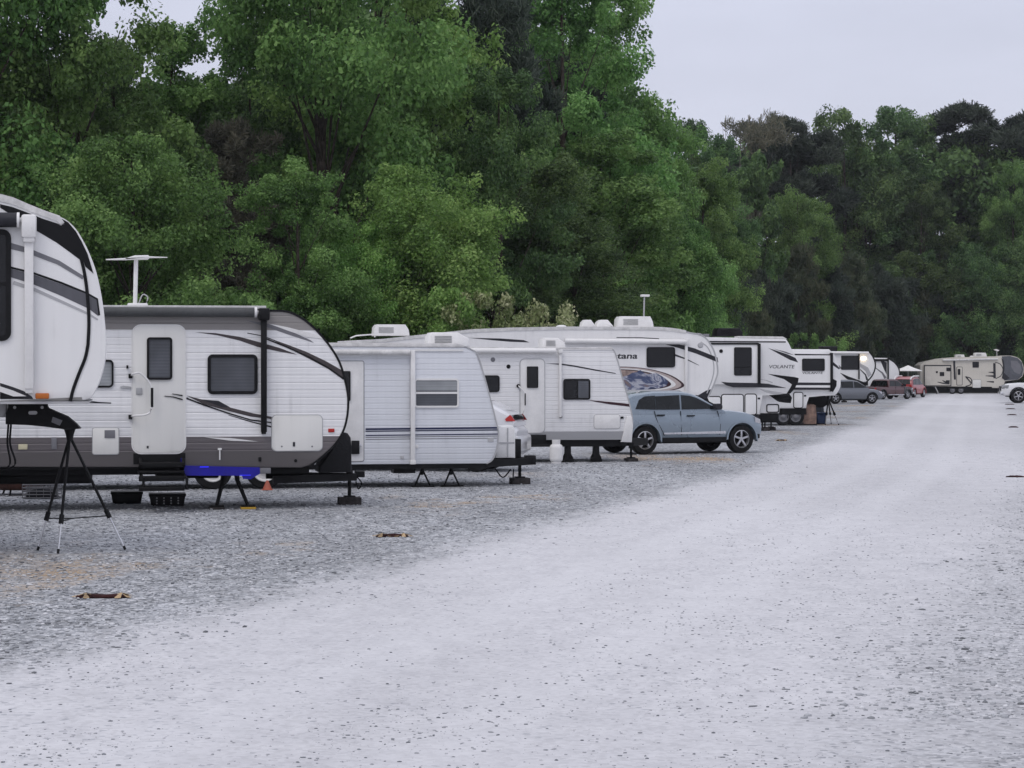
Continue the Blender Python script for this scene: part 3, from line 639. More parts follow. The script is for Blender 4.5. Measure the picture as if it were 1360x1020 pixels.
for X, Y, r_ in ((62, 330, .055), (150, 369, .05)):
    t = Dv.q(5, X, Y); MB().lathe([(0, 0), (r_*.6, 0), (r_, -.012), (r_, -.03)], Matrix.Translation((t[0], -.02, t[1])) @ AX_Y, 14).build('side_vent', M['mgrey' if X < 100 else 'black'], Dv.root)
Dv.ac(5, 345, 207, 472, 268, 'white', yc=1.0, slant=.35)
MB().prism(Dv.Q(5, [(785, 795), (800, 735), (815, 650), (848, 652), (852, 700), (846, 797)]), -.02, .3, .02).build('front_corner_guard', M['white'], Dv.root)
z0 = Dv.q(5, 500, 822)[1]
MB().box(-6.4, Dv.q(5, 800, 0)[0], .1, .22, z0, zb_).box(-6.4, Dv.q(5, 800, 0)[0], 2.1, 2.2, z0, zb_).box(-6.4, Dv.q(5, 780, 0)[0], .25, 2.1, zb_-.1, zb_).build('chassis', M['steel'], Dv.root)
f0 = Dv.q(5, 790, 830, .3); f1 = Dv.q(5, 935, 800, 1.1)
MB().loft([[(f0[0], y, z) for y, z in ((.2, z0), (.3, z0), (.3, zb_), (.2, zb_))], [(f1[0], y, z) for y, z in ((1.05, z0), (1.15, z0), (1.15, zb_), (1.05, zb_))]]).loft([[(f0[0], y, z) for y, z in ((2.0, z0), (2.1, z0), (2.1, zb_), (2.0, zb_))], [(f1[0], y, z) for y, z in ((1.2, z0), (1.3, z0), (1.3, zb_), (1.2, zb_))]]).build('hitch_frame', M['steel'], Dv.root)
for X in (497, 657):
    t = Dv.q(5, X, 830); MB().prism([(t[0]-.14, .01), (t[0]+.14, .01), (t[0]+.1, .14), (t[0]+.05, .2), (t[0]+.06, z0+.02), (t[0]-.06, z0+.02), (t[0]-.05, .2), (t[0]-.1, .14)], .15, .4, .01).build('levelling_jack', M['steel'], Dv.root)
t = Dv.q(5, 842, 800, .4); jack(Dv, t[0], .4, t[1], .1, .03, True, blockh=.08)
MB().box(Dv.q(5, 275, 0)[0], Dv.q(5, 362, 0)[0], -.03, .4, z0+.02, Dv.q(5, 0, 755)[1], .005).tube([(Dv.q(5, 225, 0)[0], -.35, .42), (Dv.q(5, 400, 0)[0], -.35, .42)], .03, 6).tube([(Dv.q(5, 385, 0)[0], -.3, .42), (Dv.q(5, 385, 0)[0], -.3, .02)], .02, 6).build('folding_steps', M['steel'], Dv.root)
for xw in (-2.9, -2.0): Dv.wheel(xw, .34)
# ============ E: long white fifth wheel with mountain mural
Ev = Rig('fifth_wheel_trailer', 'long white fifth wheel with a mountain mural, behind the blue-grey car', 'travel trailer', 880, 71.0, YAW)
top = Ev.Q(4, [(60, 147), (250, 137), (480, 112), (640, 95), (800, 88)]) + Ev.Q(5, [(480, 152), (1000, 154)])
cap = catmull(Ev.Q(5, [(1000, 154), (1090, 162), (1170, 178), (1230, 188)]) + Ev.Q(6, [(470, 190), (505, 215), (540, 270), (558, 330), (566, 400), (552, 450), (530, 505), (512, 543)]), 4)
zbt = Ev.q(6, 460, 546)[1]; x0 = top[0][0]-.3; xs = Ev.q(6, 330, 546)[0]
out = [(x0, .75), (x0, top[0][1]-.3)] + top[:-1] + cap + [(cap[-1][0]-.1, zbt), (xs, zbt), (xs-.1, .75)]
matE = shell_mat('white_gelcoat_dusty', (.80, .79, .785), streak=.12)
Ev.prism('body', out, 0, 2.44, matE, .05)
Ev.prism('roof_edge_trim', stroke([top[k] for k in range(len(top))] + cap[:8], .05), -.02, .08, M['roofm'], .01)
Ev.decal(stroke(cap[5:], .025), M['lgrey'], 'cap_seam', d=.01)
Ev.decal(stroke(catmull(Ev.Q(6, [(470, 230), (510, 262), (535, 320), (545, 380), (535, 440), (505, 520)]), 4), .018), M['lgrey'], 'cap_seam')
Ev.decal(Ev.Q(5, [(1008, 236), (1090, 238), (1200, 266), (1330, 318), (1334, 346), (1210, 296), (1110, 264)]), M['dgrey'])
Ev.decal(stroke(Ev.Q(5, [(1090, 304), (1150, 325), (1225, 362)]), .03, .005), M['dgrey'])
Ev.decal(Ev.Q(6, [(450, 535), (500, 505), (528, 497), (505, 550), (488, 552)]), M['dgrey'])
Ev.decal(Ev.Q(4, [(620, 125), (760, 128), (860, 135), (885, 145), (800, 142), (700, 133)]), M['dgrey'])
Ev.decal(stroke(Ev.Q(5, [(760, 205), (900, 206), (1000, 212)]), .012), M['dgrey'])
Ev.window(5, 929, 259, 1090, 374, 'glass', r=.08, fw=.03)
# oval mural: rings, then ridges of mountains
ov = lambda s, dx=0, dy=0: catmull([Ev.q(5, 880+dx+(X-880)*s, 446+dy+(Y-446)*s) for X, Y in [(600, 400), (700, 375), (790, 369), (900, 376), (1000, 395), (1080, 424), (1140, 468), (1120, 492), (1040, 508), (930, 514), (820, 518), (700, 515), (600, 490)]], 5, True)
Ev.decal(ov(1), M['maroon'], 'mural_ring', d=.004)
Ev.decal(ov(.955, -4), plain('pale_brown_vinyl', (.45, .38, .36), .4), 'mural_ring', d=.006)
Ev.decal(ov(.87, -14), M['white'], 'mural_ring', d=.008)
Ev.decal(ov(.80, -22), M['maroon'], 'mural_ring', d=.010)
Ev.decal(ov(.74, -30), plain('mural_sky_tan', (.33, .25, .22), .4, var=.4, nscale=8), 'mural_sky', d=.012)
rm, nt_, bb = mat_new('mural_mountain_print'); co_ = scaled(nt_, objco(nt_), (1.0, 1, 1.7))
nz_ = nt_.nodes.new('ShaderNodeTexNoise'); nz_.inputs['Scale'].default_value = 1.5; nz_.inputs['Detail'].default_value = 6; nz_.inputs['Distortion'].default_value = 1.6; nt_.links.new(co_, nz_.inputs['Vector'])
nt_.links.new(ramp(nt_, nz_.outputs['Fac'], [(.34, (.02, .03, .075)), (.45, (.06, .08, .16)), (.5, (.28, .29, .36)), (.55, (.42, .43, .48)), (.6, (.09, .11, .2)), (.68, (.2, .14, .12))]), bb.inputs['Base Color']); bb.inputs['Roughness'].default_value = .4
Ev.decal(Ev.Q(5, [(690, 490), (720, 462), (750, 450), (775, 440), (800, 425), (825, 418), (850, 404), (875, 400), (893, 388), (912, 402), (935, 412), (960, 408), (985, 406), (1010, 420), (1035, 436), (1052, 458), (1040, 478), (1000, 492), (900, 502), (800, 503)]), rm, 'mural_mountains', d=.014)
a_ = Ev.q(5, 878, 325); b_ = Ev.q(5, 660, 325); ht = Ev.q(5, 0, 292)[1]-Ev.q(5, 0, 326)[1]
text_mesh(Ev.root, 'Montana', Ev.q(5, 642, 0)[0], a_[1], ht, a_[0]-Ev.q(5, 642, 0)[0], M['dgrey'], bold=.02, shear=.12)
awn_z = Ev.q(5, 800, 226)[1]
MB().tube([(Ev.q(5, 465, 0)[0], -.1, awn_z), (Ev.q(5, 1148, 0)[0], -.1, awn_z-.02)], .08, 14).build('awning_roller', M['white'], Ev.root)
t0 = Ev.q(5, 1143, 520); t1 = Ev.q(5, 1158, 218); MB().box(t0[0], t1[0], -.1, -.03, t0[1], t1[1], .01).box(t0[0]-.03, t1[0]+.03, -.15, -.02, t1[1]-.16, t1[1]+.04, .02).build('awning_arm', M['white'], Ev.root)
t = Ev.q(5, 1233, 248); MB().lathe([(0, 0), (.07, 0), (.09, -.02), (.09, -.04)], Matrix.Translation((t[0], -.03, t[1])) @ AX_Y, 16).build('round_speaker', M['lgrey'], Ev.root)
Ev.ac(5, 770, 86, 972, 150, 'white', slant=.1)
Ev.ac(4, 215, 68, 370, 116, 'white', yc=1.0, slant=.12)
for X, w_ in ((598, 42), (690, 50)):
    a_ = Ev.q(5, X-w_, 152, 1); b_ = Ev.q(5, X+w_, 106, 1); w2 = (b_[0]-a_[0])
    MB().prism([(a_[0], a_[1]), (a_[0]+.08*w2, b_[1]-.08), (a_[0]+.25*w2, b_[1]), (b_[0]-.35*w2, b_[1]), (b_[0]-.06*w2, a_[1]+.3*(b_[1]-a_[1])), (b_[0], a_[1])], .8, 1.3, .06).build('roof_vent_cover', M['white'], Ev.root)
Ev.dome(5, 455, 134, 154, 32)
m_ = Ev.q(5, 912, 150, 1.6); m2_ = Ev.q(5, 917, -25, 1.6)
an = MB().tube([(m_[0], 1.6, m_[1]-.1), (m2_[0], 1.6, m2_[1])], .025, 8).build('antenna_mast', M['lgrey'], Ev.root)
MB().box(m2_[0]-.12, m2_[0]+.16, 1.5, 1.7, m2_[1], m2_[1]+.07, .02).build('antenna_head', M['white'], an)
MB().tube([(Ev.q(4, 120, 0)[0], .7, Ev.q(4, 0, 128)[1]-.1), (Ev.q(4, 125, 0)[0], .7, Ev.q(4, 0, 124)[1]), (Ev.q(4, 150, 0)[0], .7, Ev.q(4, 0, 114)[1]), (Ev.q(4, 225, 0)[0], .7, Ev.q(4, 0, 108)[1]), (Ev.q(4, 232, 0)[0], .7, Ev.q(4, 0, 120)[1])], .025, 6).build('roof_rack_rail', M['white'], Ev.root)
MB().box(x0+.1, xs-.2, .1, 2.3, .5, .76).build('chassis', M['steel'], Ev.root)
for xw in (-6.0, -5.1): Ev.wheel(xw)
jack(Ev, xs-.4, .2, .75); jack(Ev, xs-.4, 2.2, .75)
yc = 1.2; a_ = Ev.q(6, 480, 550, yc)
pinbox(Ev, [(a_[0]-.7, zbt+.02), (a_[0]+.1, zbt+.02), (a_[0]+.25, zbt-.3), (a_[0]-.1, zbt-.38), (a_[0]-.5, zbt-.2)], yc, .45)

# ============ F: fifth wheel with black graphics
Fv = Rig('fifth_wheel_trailer', 'white fifth wheel with black nose swoosh and tall dark window, right of the mural trailer', 'travel trailer', 1000, 83.0, YAW, 'white fifth wheels with black swooshes')
fz = Fv.q(6, 900, 525)[1]; zt_ = Fv.q(6, 700, 212)[1]; zl = Fv.q(6, 700, 640)[1]
nose = catmull(Fv.Q(6, [(950, 212), (968, 240), (990, 285), (1012, 320), (1020, 360), (1023, 415), (1018, 455), (1000, 492), (975, 520)]), 3)
out = [(-8.8, zl), (-8.9, zt_-.3), (-8.6, zt_+.1), (-2, zt_+.06)] + nose + [(Fv.q(6, 925, 0)[0], fz), (Fv.q(6, 812, 0)[0], fz), (Fv.q(6, 808, 0)[0], zl)]
Fv.prism('body', out, 0, 2.44, M['gel'], .05)
Fv.decal(stroke([(-8.6, zt_-.1)]+Fv.Q(6, [(500, 228), (950, 230)]), .022), M['trim'], 'roof_line_trim', d=.01)
Fv.prism('roof_edge_trim', [Fv.q(6, 680, 197), Fv.q(6, 935, 200), Fv.q(6, 960, 214), Fv.q(6, 680, 212)], .0, .5, M['roofm'], .02)
Fv.ac(6, 560, 152, 710, 198, 'black', slant=.12, yc=1.3)
MB().box(Fv.q(6, 490, 0)[0], Fv.q(6, 540, 0)[0], .5, 1.2, zt_, Fv.q(6, 0, 182)[1], .03).build('roof_vent_cover', M['mgrey'], Fv.root)
sl0 = Fv.q(6, 430, 470); sl1 = Fv.q(6, 790, 245)
MB().box(sl0[0], sl1[0], -.12, .02, sl0[1], sl1[1], .01).build('slide_out', M['gel'], Fv.root)
MB().box(sl0[0], sl1[0]+.03, -.16, 0.01, sl1[1], sl1[1]+.06, .01).build('slide_topper', M['black'], Fv.root)
MB().box(Fv.q(6, 786, 0)[0], Fv.q(6, 802, 0)[0], -.17, -.03, Fv.q(6, 0, 466)[1], Fv.q(6, 0, 238)[1], .01).build('awning_arm', M['black'], Fv.root)
Fv.window(6, 653, 260, 752, 420, 'glass', r=.06, fw=.03, rail=373, yb=-.12)
t = Fv.q(6, 580, 282); MB().lathe([(0, 0), (.05, 0), (.07, -.02), (.07, -.04)], Matrix.Translation((t[0], -.15, t[1])) @ AX_Y, 12).build('round_speaker', M['black'], Fv.root)
def shift_y(o, dy):
    o.data.transform(Matrix.Translation((0, dy, 0))); return o
shift_y(Fv.decal(Fv.Q(6, [(580, 455), (625, 459), (790, 462), (790, 487), (650, 486), (610, 475)]), M['dgrey']), -.12)
Fv.decal(Fv.Q(6, [(790, 462), (850, 466), (955, 490), (790, 487)]), M['dgrey'])
Fv.decal(stroke(Fv.Q(6, [(800, 440), (840, 447), (875, 460)]), .006, .02), M['lgrey'])
Fv.decal(Fv.Q(6, [(850, 264), (900, 280), (960, 300), (1005, 320), (1020, 346), (975, 332), (915, 300)]), M['dgrey'])
Fv.decal(Fv.Q(6, [(880, 268), (950, 285), (1000, 305), (960, 297)]), M['mgrey'])
Fv.decal(Fv.Q(6, [(848, 410), (930, 420), (1000, 428), (1023, 434), (1020, 455), (1000, 495), (975, 522), (955, 522), (975, 490), (985, 470), (940, 440), (890, 425)]), M['trim'])
Fv.decal(Fv.Q(6, [(800, 494), (880, 508), (960, 522), (880, 526), (830, 512)]), M['lgrey'])
a_ = Fv.q(6, 857, 379); b_ = Fv.q(6, 1000, 360)
text_mesh(Fv.root, 'VOLANTE', a_[0], a_[1], b_[1]-a_[1], b_[0]-a_[0], M['dgrey'], shear=.15)
for x_0, y_0, x_1, y_1 in ((505, 541, 580, 640), (590, 529, 708, 638), (722, 527, 782, 642)):
    Fv.hatch(6, x_0, y_0, x_1, y_1-4, 'gel', r=.07, edge='trim', ew=.035)
t = Fv.q(6, 798, 549); MB().box(t[0]-.04, t[0]+.05, -.02, .01, t[1]-.03, t[1]+.03, .004).build('marker_light', M['black'], Fv.root)
MB().box(-8.7, Fv.q(6, 808, 0)[0], .05, 2.3, Fv.q(6, 0, 690)[1], zl+.0).build('chassis', M['steel'], Fv.root)
MB().box(-8.7, Fv.q(6, 800, 0)[0], -.015, .04, Fv.q(6, 0, 690)[1], zl-.01).build('lower_skirt', M['dgrey'], Fv.root)
# generator compartment below the overhang, set in from the wall
gx0 = Fv.q(6, 815, 0)[0]; gx1 = Fv.q(6, 925, 0)[0]
MB().prism([(gx0, Fv.q(6, 0, 636)[1]), (gx1, Fv.q(6, 0, 636)[1]), (gx1+.05, Fv.q(6, 0, 580)[1]), (gx0+.3, fz+.0), (gx0, fz)], .25, 2.2, .03).build('front_compartment', M['gel'], Fv.root)
r0 = Fv.q(6, 840, 630, .25); r1 = Fv.q(6, 913, 580, .25)
MB().ring(rrect(r0[0], r0[1], r1[0], r1[1], .08), rrect(r0[0]+.04, r0[1]+.04, r1[0]-.04, r1[1]-.04, .05), .235, .252).build('hatch_seal', M['trim'], Fv.root)
MB().box(gx0, gx1, .3, 2.1, Fv.q(6, 0, 690)[1], Fv.q(6, 0, 636)[1], .02).build('generator_tray', M['steel'], Fv.root)
yc = 1.2
pinbox(Fv, Fv.Q(6, [(835, 524), (960, 522), (975, 545), (968, 575), (925, 570), (890, 555), (840, 560), (825, 545)], yc), yc, .5)
for X in (850, 835, 920): 
    t = Fv.q(6, X, 690); jack(Fv, t[0], .4 if X < 900 else 1.2, t[1]+.2, .1, .03, X != 835)
for xw in (-5.0, -4.1): Fv.wheel(xw)

# ============ G: its smaller twin
Gv = Rig('fifth_wheel_trailer', 'smaller white fifth wheel, wide dark window above lettering, behind the brown covered box', 'travel trailer', 1080, 92.0, YAW, 'white fifth wheels with black swooshes')
zt_ = Gv.q(6, 1080, 268)[1]; fz = Gv.q(6, 1100, 535)[1]; zl = Gv.q(6, 1000, 605)[1]
nose = catmull(Gv.Q(6, [(1195, 272), (1215, 292), (1240, 335), (1255, 390), (1260, 450), (1254, 500), (1228, 532)]), 3)
xb = Gv.q(6, 1075, 0)[0]
out = [(-9, zl), (-9, zt_-.2), (-8.8, zt_)] + nose + [(Gv.q(6, 1150, 0)[0], fz), (xb, fz), (xb-.05, zl)]
Gv.prism('body', out, 0, 2.44, M['gel'], .05)
Gv.decal(stroke(Gv.Q(6, [(900, 300), (1200, 304)]), .03), M['trim'], 'roof_line_trim', d=.012)
Gv.prism('slide_out', rrect(*Gv.q(6, 900, 496), *Gv.q(6, 1198, 306), .03), -.1, .02, M['gel'])
Gv.window(6, 1038, 324, 1165, 394, 'glass', r=.06, fw=.03, yb=-.1)
a_ = Gv.q(6, 1040, 411); b_ = Gv.q(6, 1155, 398)
text_mesh(Gv.root, 'VOLANTE', a_[0], a_[1], b_[1]-a_[1], b_[0]-a_[0], M['dgrey'], shear=.15, y=-.108)
for y_0, y_1 in ((458, 474), (486, 500)):
    shift_y(Gv.decal(Gv.Q(6, [(900, y_0), (1198, y_0+2), (1198, y_1), (900, y_1)]), M['dgrey']), -.1)
MB().box(Gv.q(6, 1197, 0)[0], Gv.q(6, 1211, 0)[0], -.16, -.02, Gv.q(6, 0, 512)[1], Gv.q(6, 0, 290)[1], .01).build('awning_arm', M['black'], Gv.root)
Gv.decal(Gv.Q(6, [(1211, 435), (1238, 450), (1236, 480), (1215, 515), (1211, 500)]), M['trim'])
Gv.decal(Gv.Q(6, [(1211, 338), (1240, 362), (1256, 380), (1250, 385), (1211, 358)]), M['dgrey'])
Gv.hatch(6, 997, 517, 1044, 600, 'gel', r=.06, edge='trim', ew=.035)
t = Gv.q(6, 1058, 534); MB().box(t[0]-.04, t[0]+.05, -.02, .01, t[1]-.03, t[1]+.03, .004).build('marker_light', M['black'], Gv.root)
MB().box(-8.8, xb-.05, .05, 2.3, .45, zl).build('chassis', M['steel'], Gv.root)
MB().box(Gv.q(6, 1170, 0)[0], Gv.q(6, 1215, 0)[0], .3, .8, zt_-.02, Gv.q(6, 0, 253)[1], .03).build('roof_vent_cover', M['black'], Gv.root)
pc = Gv.Q(6, [(1080, 535), (1150, 530), (1185, 545), (1190, 575), (1150, 600), (1100, 600), (1078, 580)], 1.2)
pinbox(Gv, pc, 1.2, .5)
jack(Gv, xb-.3, .3, .6); jack(Gv, xb-.3, 2.1, .6)
for X in (1010, 960): Gv.wheel(Gv.q(6, X, 0)[0] if X > 1000 else Gv.q(6, X-20, 0)[0], .36, rim='mgrey')
# rounded dark grill under the overhang, covered box, tub, tripod
def lump(name, label, cat, px0, px1, pyt, pyb, mat, taper=.85, depth=.6, bev=.12, yaw=0, grp=None):
    D = F*CH/(pyb-HY); x0 = px_at(px0, D); x1 = px_at(px1, D); z1 = top_h(pyt, D); w = (x1-x0)/2
    r = empty(name, ((x0+x1)/2, D, 0), R(yaw)); tag(r, label, cat, grp)
    b = bmesh.new(); bmesh.ops.create_cube(b, size=1)
    for v in b.verts:
        up = v.co.z > 0; s_ = taper if up else 1
        v.co.x *= 2*w*s_; v.co.y = (v.co.y+.5)*depth; v.co.z = z1 if up else 0
    bmesh.ops.bevel(b, geom=list(b.edges), offset=min(bev, w*.4), segments=4, affect='EDGES', profile=.5)
    bmesh.ops.subdivide_edges(b, edges=list(b.edges), cuts=1, use_grid_fill=True)
    rnd = random.Random(hash(name) % 99 if False else len(name))
    for v in b.verts:
        if v.co.z > .05: v.co += Vector((rnd.uniform(-.02, .02), rnd.uniform(-.02, .02), rnd.uniform(-.015, .015)))
    me = bpy.data.meshes.new('cover'); b.to_mesh(me); b.free()
    o = link_mesh('cover', me, mat, r, 60)
    hw_ = MB().box(-w*1.0, w*1.0, 0, depth, 0.0, .05, .01).build('base', M['black'], r)
    return r
lump('covered_grill', 'brown fabric covered box on the gravel beside the tripod, in front of a trailer', 'grill cover', 1060, 1085, 537, 565, plain('brown_canvas_cover', (.30, .2, .16), .9, var=.35, nscale=6, bump=.02), .92, .7)
lump('camp_chair_cover', 'dark grey rounded covered bulk standing behind the blue tub', 'cover', 1075, 1096, 521, 561, plain('dark_blue_grey_cover', (.035, .04, .05), .8, var=.3, bump=.02), .6, .7, .2)
lump('blue_tub', 'small dark blue tub on the gravel right of the brown covered box', 'tub', 1085, 1097, 548, 563.5, plain('blue_plastic_tub', (.03, .06, .14), .5, var=.3), 1.0, .35, .04)
D_ = 92.5; ap = (px_at(1100, D_), D_, top_h(527, D_))
tripod('pin_stand_tripod', 'small dark tripod on the gravel right of the blue tub', ap, [ground_at(1096, 564.5), ground_at(1104, 563), ground_at(1114, 564.5)], (.6, .6, .6), .03)

# ============ H, I: two more beyond
Hv = Rig('fifth_wheel_trailer', 'white fifth wheel with a lit lamp under its roof edge, above the grey car', 'travel trailer', 1140, 163.0, YAW)
zt_ = Hv.q(7, 380, 198)[1]; fz = Hv.q(7, 470, 372)[1]
nose = catmull(Hv.Q(7, [(485, 200), (505, 225), (520, 262), (518, 300), (500, 340), (470, 372)]), 3)
xb = Hv.q(7, 385, 0)[0]
out = [(-9.2, .85), (-9.2, zt_-.1), (-9, zt_+.08)] + nose + [(xb, fz), (xb, .85)]
Hv.prism('body', out, 0, 2.44, M['gel'], .05)
Hv.decal(stroke(nose, .05), M['trim'], 'cap_seam', d=.014)
Hv.window(7, 328, 222, 425, 302, 'glass', r=.05, fw=.03)
MB().tube([(-8, -.1, zt_-.12), (Hv.q(7, 480, 0)[0], -.1, zt_-.12)], .08, 12).build('awning_roller', M['white'], Hv.root)
MB().box(Hv.q(7, 424, 0)[0], Hv.q(7, 430, 0)[0], -.12, -.02, fz+.2, zt_-.1, .01).build('awning_arm', M['black'], Hv.root)
Hv.decal(Hv.Q(7, [(290, 250), (330, 290), (330, 300), (290, 275)]), M['mgrey'])
Hv.decal(Hv.Q(7, [(320, 318), (370, 340), (430, 362), (470, 378), (420, 378), (360, 355)]), M['trim'])
Hv.decal(Hv.Q(7, [(435, 265), (480, 290), (500, 330), (480, 345), (465, 310), (435, 285)]), M['lgrey'])
Hv.decal(stroke(Hv.Q(7, [(435, 300), (465, 330), (475, 360)]), .03, .08), M['dgrey'])
mlamp, nt_, bb = mat_new('warm_porch_lamp'); bb.inputs['Base Color'].default_value = (.9, .8, .6, 1); bb.inputs['Emission Color'].default_value = (1, .8, .5, 1); bb.inputs['Emission Strength'].default_value = 6
t0 = Hv.q(7, 440, 246); t1 = Hv.q(7, 466, 229)
MB().prism(rrect(t0[0], t0[1], t1[0], t1[1], .15), -.12, .01, .02).build('porch_lamp', mlamp, Hv.root)
MB().box(-9, xb, .05, 2.3, .45, .86).build('chassis', M['steel'], Hv.root)
MB().box(Hv.q(7, 230, 0)[0], Hv.q(7, 320, 0)[0], .5, 1.3, zt_, Hv.q(7, 0, 168)[1], .05).build('air_conditioner', M['black'], Hv.root)
for xw in (-5, -4.1): Hv.wheel(xw)
jack(Hv, xb-.4, .4, .6); pinbox(Hv, [(xb+.6, fz+.02), (xb+1.6, fz+.02), (xb+1.6, fz-.25), (xb+1.1, fz-.3)], 1.2)

Iv = Rig('fifth_wheel_trailer', 'white fifth wheel with a curved black outlined cap, above the dark red pickup', 'travel trailer', 1185, 204.0, YAW)
zt_ = Iv.q(7, 540, 232)[1]; fz = Iv.q(7, 600, 362)[1]
nose = catmull(Iv.Q(7, [(590, 236), (625, 258), (648, 285), (658, 315), (655, 345), (640, 362)]), 3)
xb = Iv.q(7, 560, 0)[0]
out = [(-9.2, .85), (-9.2, zt_-.1), (-9, zt_+.1)] + nose + [(xb, fz), (xb, .85)]
Iv.prism('body', out, 0, 2.44, M['gel'], .05)
Iv.decal(stroke(nose, .06), M['trim'], 'cap_seam', d=.014)
MB().box(Iv.q(7, 588, 0)[0], Iv.q(7, 595, 0)[0], -.14, -.02, fz+.1, zt_, .01).build('awning_arm', M['black'], Iv.root)
MB().box(-8, Iv.q(7, 590, 0)[0], -.12, -.02, zt_-.35, zt_-.15, .02).build('awning_roller', M['black'], Iv.root)
Iv.decal(Iv.Q(7, [(545, 240), (585, 262), (585, 330), (570, 300)]), M['dgrey'])
Iv.decal(stroke(Iv.Q(7, [(520, 290), (560, 320), (578, 350)]), .03, .12), M['mgrey'])
MB().box(-9, xb, .05, 2.3, .45, .86).build('chassis', M['steel'], Iv.root)
for xw in (-5, -4.1): Iv.wheel(xw)
jack(Iv, xb-.4, .4, .6); pinbox(Iv, [(xb+.6, fz+.02), (xb+1.6, fz+.02), (xb+1.6, fz-.25), (xb+1.1, fz-.3)], 1.2)

# ============ J: cream fifth wheel across the far end
Jv = Rig('fifth_wheel_trailer', 'cream fifth wheel with grey front cap parked across the far end of the road', 'travel trailer', 1290, 228.0, 4)
zb_ = Jv.q(8, 400, 622)[1]; fz = Jv.q(8, 1200, 555)[1]
cap = catmull(Jv.Q(8, [(1105, 280), (1200, 274), (1290, 298), (1340, 350), (1357, 430), (1345, 505), (1290, 548)]), 3)
out = Jv.Q(8, [(188, 622), (188, 385), (232, 352), (430, 308), (590, 294)]) + cap + [Jv.q(8, 1140, 560), Jv.q(8, 1130, 640), Jv.q(8, 1000, 640), Jv.q(8, 1000, 622)]
matJ = shell_mat('cream_trailer_skin', (.60, .565, .50), .12, streak=.1)
Jv.prism('body', out, 0, 2.44, matJ, .04)
Jv.decal(Jv.Q(8, [(1108, 283), (1200, 278), (1290, 302), (1338, 352), (1352, 430), (1340, 503), (1290, 545), (1140, 556), (1125, 540), (1138, 460), (1130, 370)]), plain('grey_front_cap', (.10, .105, .12), .3, var=.3, nscale=1), 'front_cap', d=.01)
Jv.decal(Jv.Q(8, [(1210, 330), (1280, 335), (1320, 380), (1335, 440), (1310, 485), (1250, 460), (1215, 400)]), M['mgrey'], 'cap_window', d=.02)
Jv.decal(Jv.Q(8, [(1105, 300), (1130, 330), (1140, 400), (1135, 470), (1200, 530), (1150, 550), (1110, 530), (1122, 460), (1120, 380)]), M['dgrey'], 'cap_graphic', d=.03)
Jv.prism('slide_out', rrect(*Jv.q(8, 228, 615), *Jv.q(8, 525, 385), .04), -.3, .02, matJ)
sf = MB().ring(rrect(*Jv.q(8, 222, 618), *Jv.q(8, 530, 380), .04), rrect(*Jv.q(8, 232, 610), *Jv.q(8, 521, 392), .04), -.32, -.25).build('slide_trim', M['dgrey'], Jv.root)
for x_0, y_0, x_1, y_1 in ((475, 410, 520, 450), (400, 460, 450, 505), (357, 450, 378, 470), (470, 552, 512, 582)):
    a_ = Jv.q(8, x_0, y_1); b_ = Jv.q(8, x_1, y_0); MB().box(a_[0], b_[0], -.33, -.29, a_[1], b_[1], .01).build('window', M['glass'], Jv.root)
for x_0, y_0, x_1, y_1 in ((778, 345, 850, 410),):
    Jv.window(8, x_0, y_0, x_1, y_1, 'glass', r=.05, fw=.04)
door = Jv.hatch(8, 602, 405, 660, 605, matJ, 'entry_door', .05, 'dgrey', .05)
Jv.window(8, 612, 425, 640, 492, 'glass', r=.04, fw=.03, yb=-.03, name='door_window', par=door)
Jv.hatch(8, 780, 548, 872, 636, 'gel2', r=.05, edge='mgrey', ew=.03)
Jv.hatch(8, 238, 512, 300, 612, matJ, r=.03, edge='dgrey', ew=.04).data.transform(Matrix.Translation((0, -.3, 0)))
for a_, b_, w_ in (((700, 510), (770, 590), .06), ((570, 320), (580, 545), .1), ((1025, 360), (1028, 530), .12)):
    Jv.decal(stroke(Jv.Q(8, [a_, b_]), w_), M['dgrey'], d=.03)
Jv.decal(stroke(catmull(Jv.Q(8, [(700, 512), (755, 530), (770, 570), (750, 605), (700, 622)]), 4), .05), M['dgrey'])
Jv.decal(stroke(catmull(Jv.Q(8, [(1035, 350), (1090, 370), (1122, 430), (1100, 500), (1040, 535)]), 4), .04), M['dgrey'])
for p in ([(960, 462), (1020, 465)], [(925, 503), (1020, 506)], [(940, 568), (1020, 572)], [(375, 572), (430, 585), (510, 590)], [(430, 555), (470, 575)]):
    Jv.decal(stroke(Jv.Q(8, p), .03, .09), M['dgrey'], d=.31 if p[0][0] < 500 else None)
MB().tube([(Jv.q(8, 440, 0)[0], -.12, Jv.q(8, 0, 326)[1]), (Jv.q(8, 1060, 0)[0], -.12, Jv.q(8, 0, 312)[1])], .1, 10).build('awning_roller', M['roofm'], Jv.root)
Jv.ac(8, 593, 262, 692, 300, 'white', slant=.1); Jv.ac(8, 803, 242, 942, 288, 'white', slant=.1)
Jv.dome(8, 775, 276, 290, 22)
m_ = Jv.q(8, 1055, 280, 1); m2_ = Jv.q(8, 1050, 215, 1); an = MB().tube([(m_[0], 1, m_[1]), (m2_[0], 1, m2_[1])], .05, 6).build('antenna_mast', M['lgrey'], Jv.root)
MB().prism(Jv.Q(8, [(1020, 205), (1045, 200), (1078, 215), (1060, 226), (1030, 215)], 1), .8, 1.2, .02).build('antenna_head', M['white'], an)
MB().box(Jv.q(8, 195, 0)[0], Jv.q(8, 1000, 0)[0], .05, 2.3, .55, zb_).build('chassis', M['steel'], Jv.root)
MB().box(Jv.q(8, 200, 0)[0], Jv.q(8, 1120, 0)[0], .5, 2.2, .12, .56).build('under_shade_box', M['black'], Jv.root)  # black box standing in for the shadow beneath the trailer
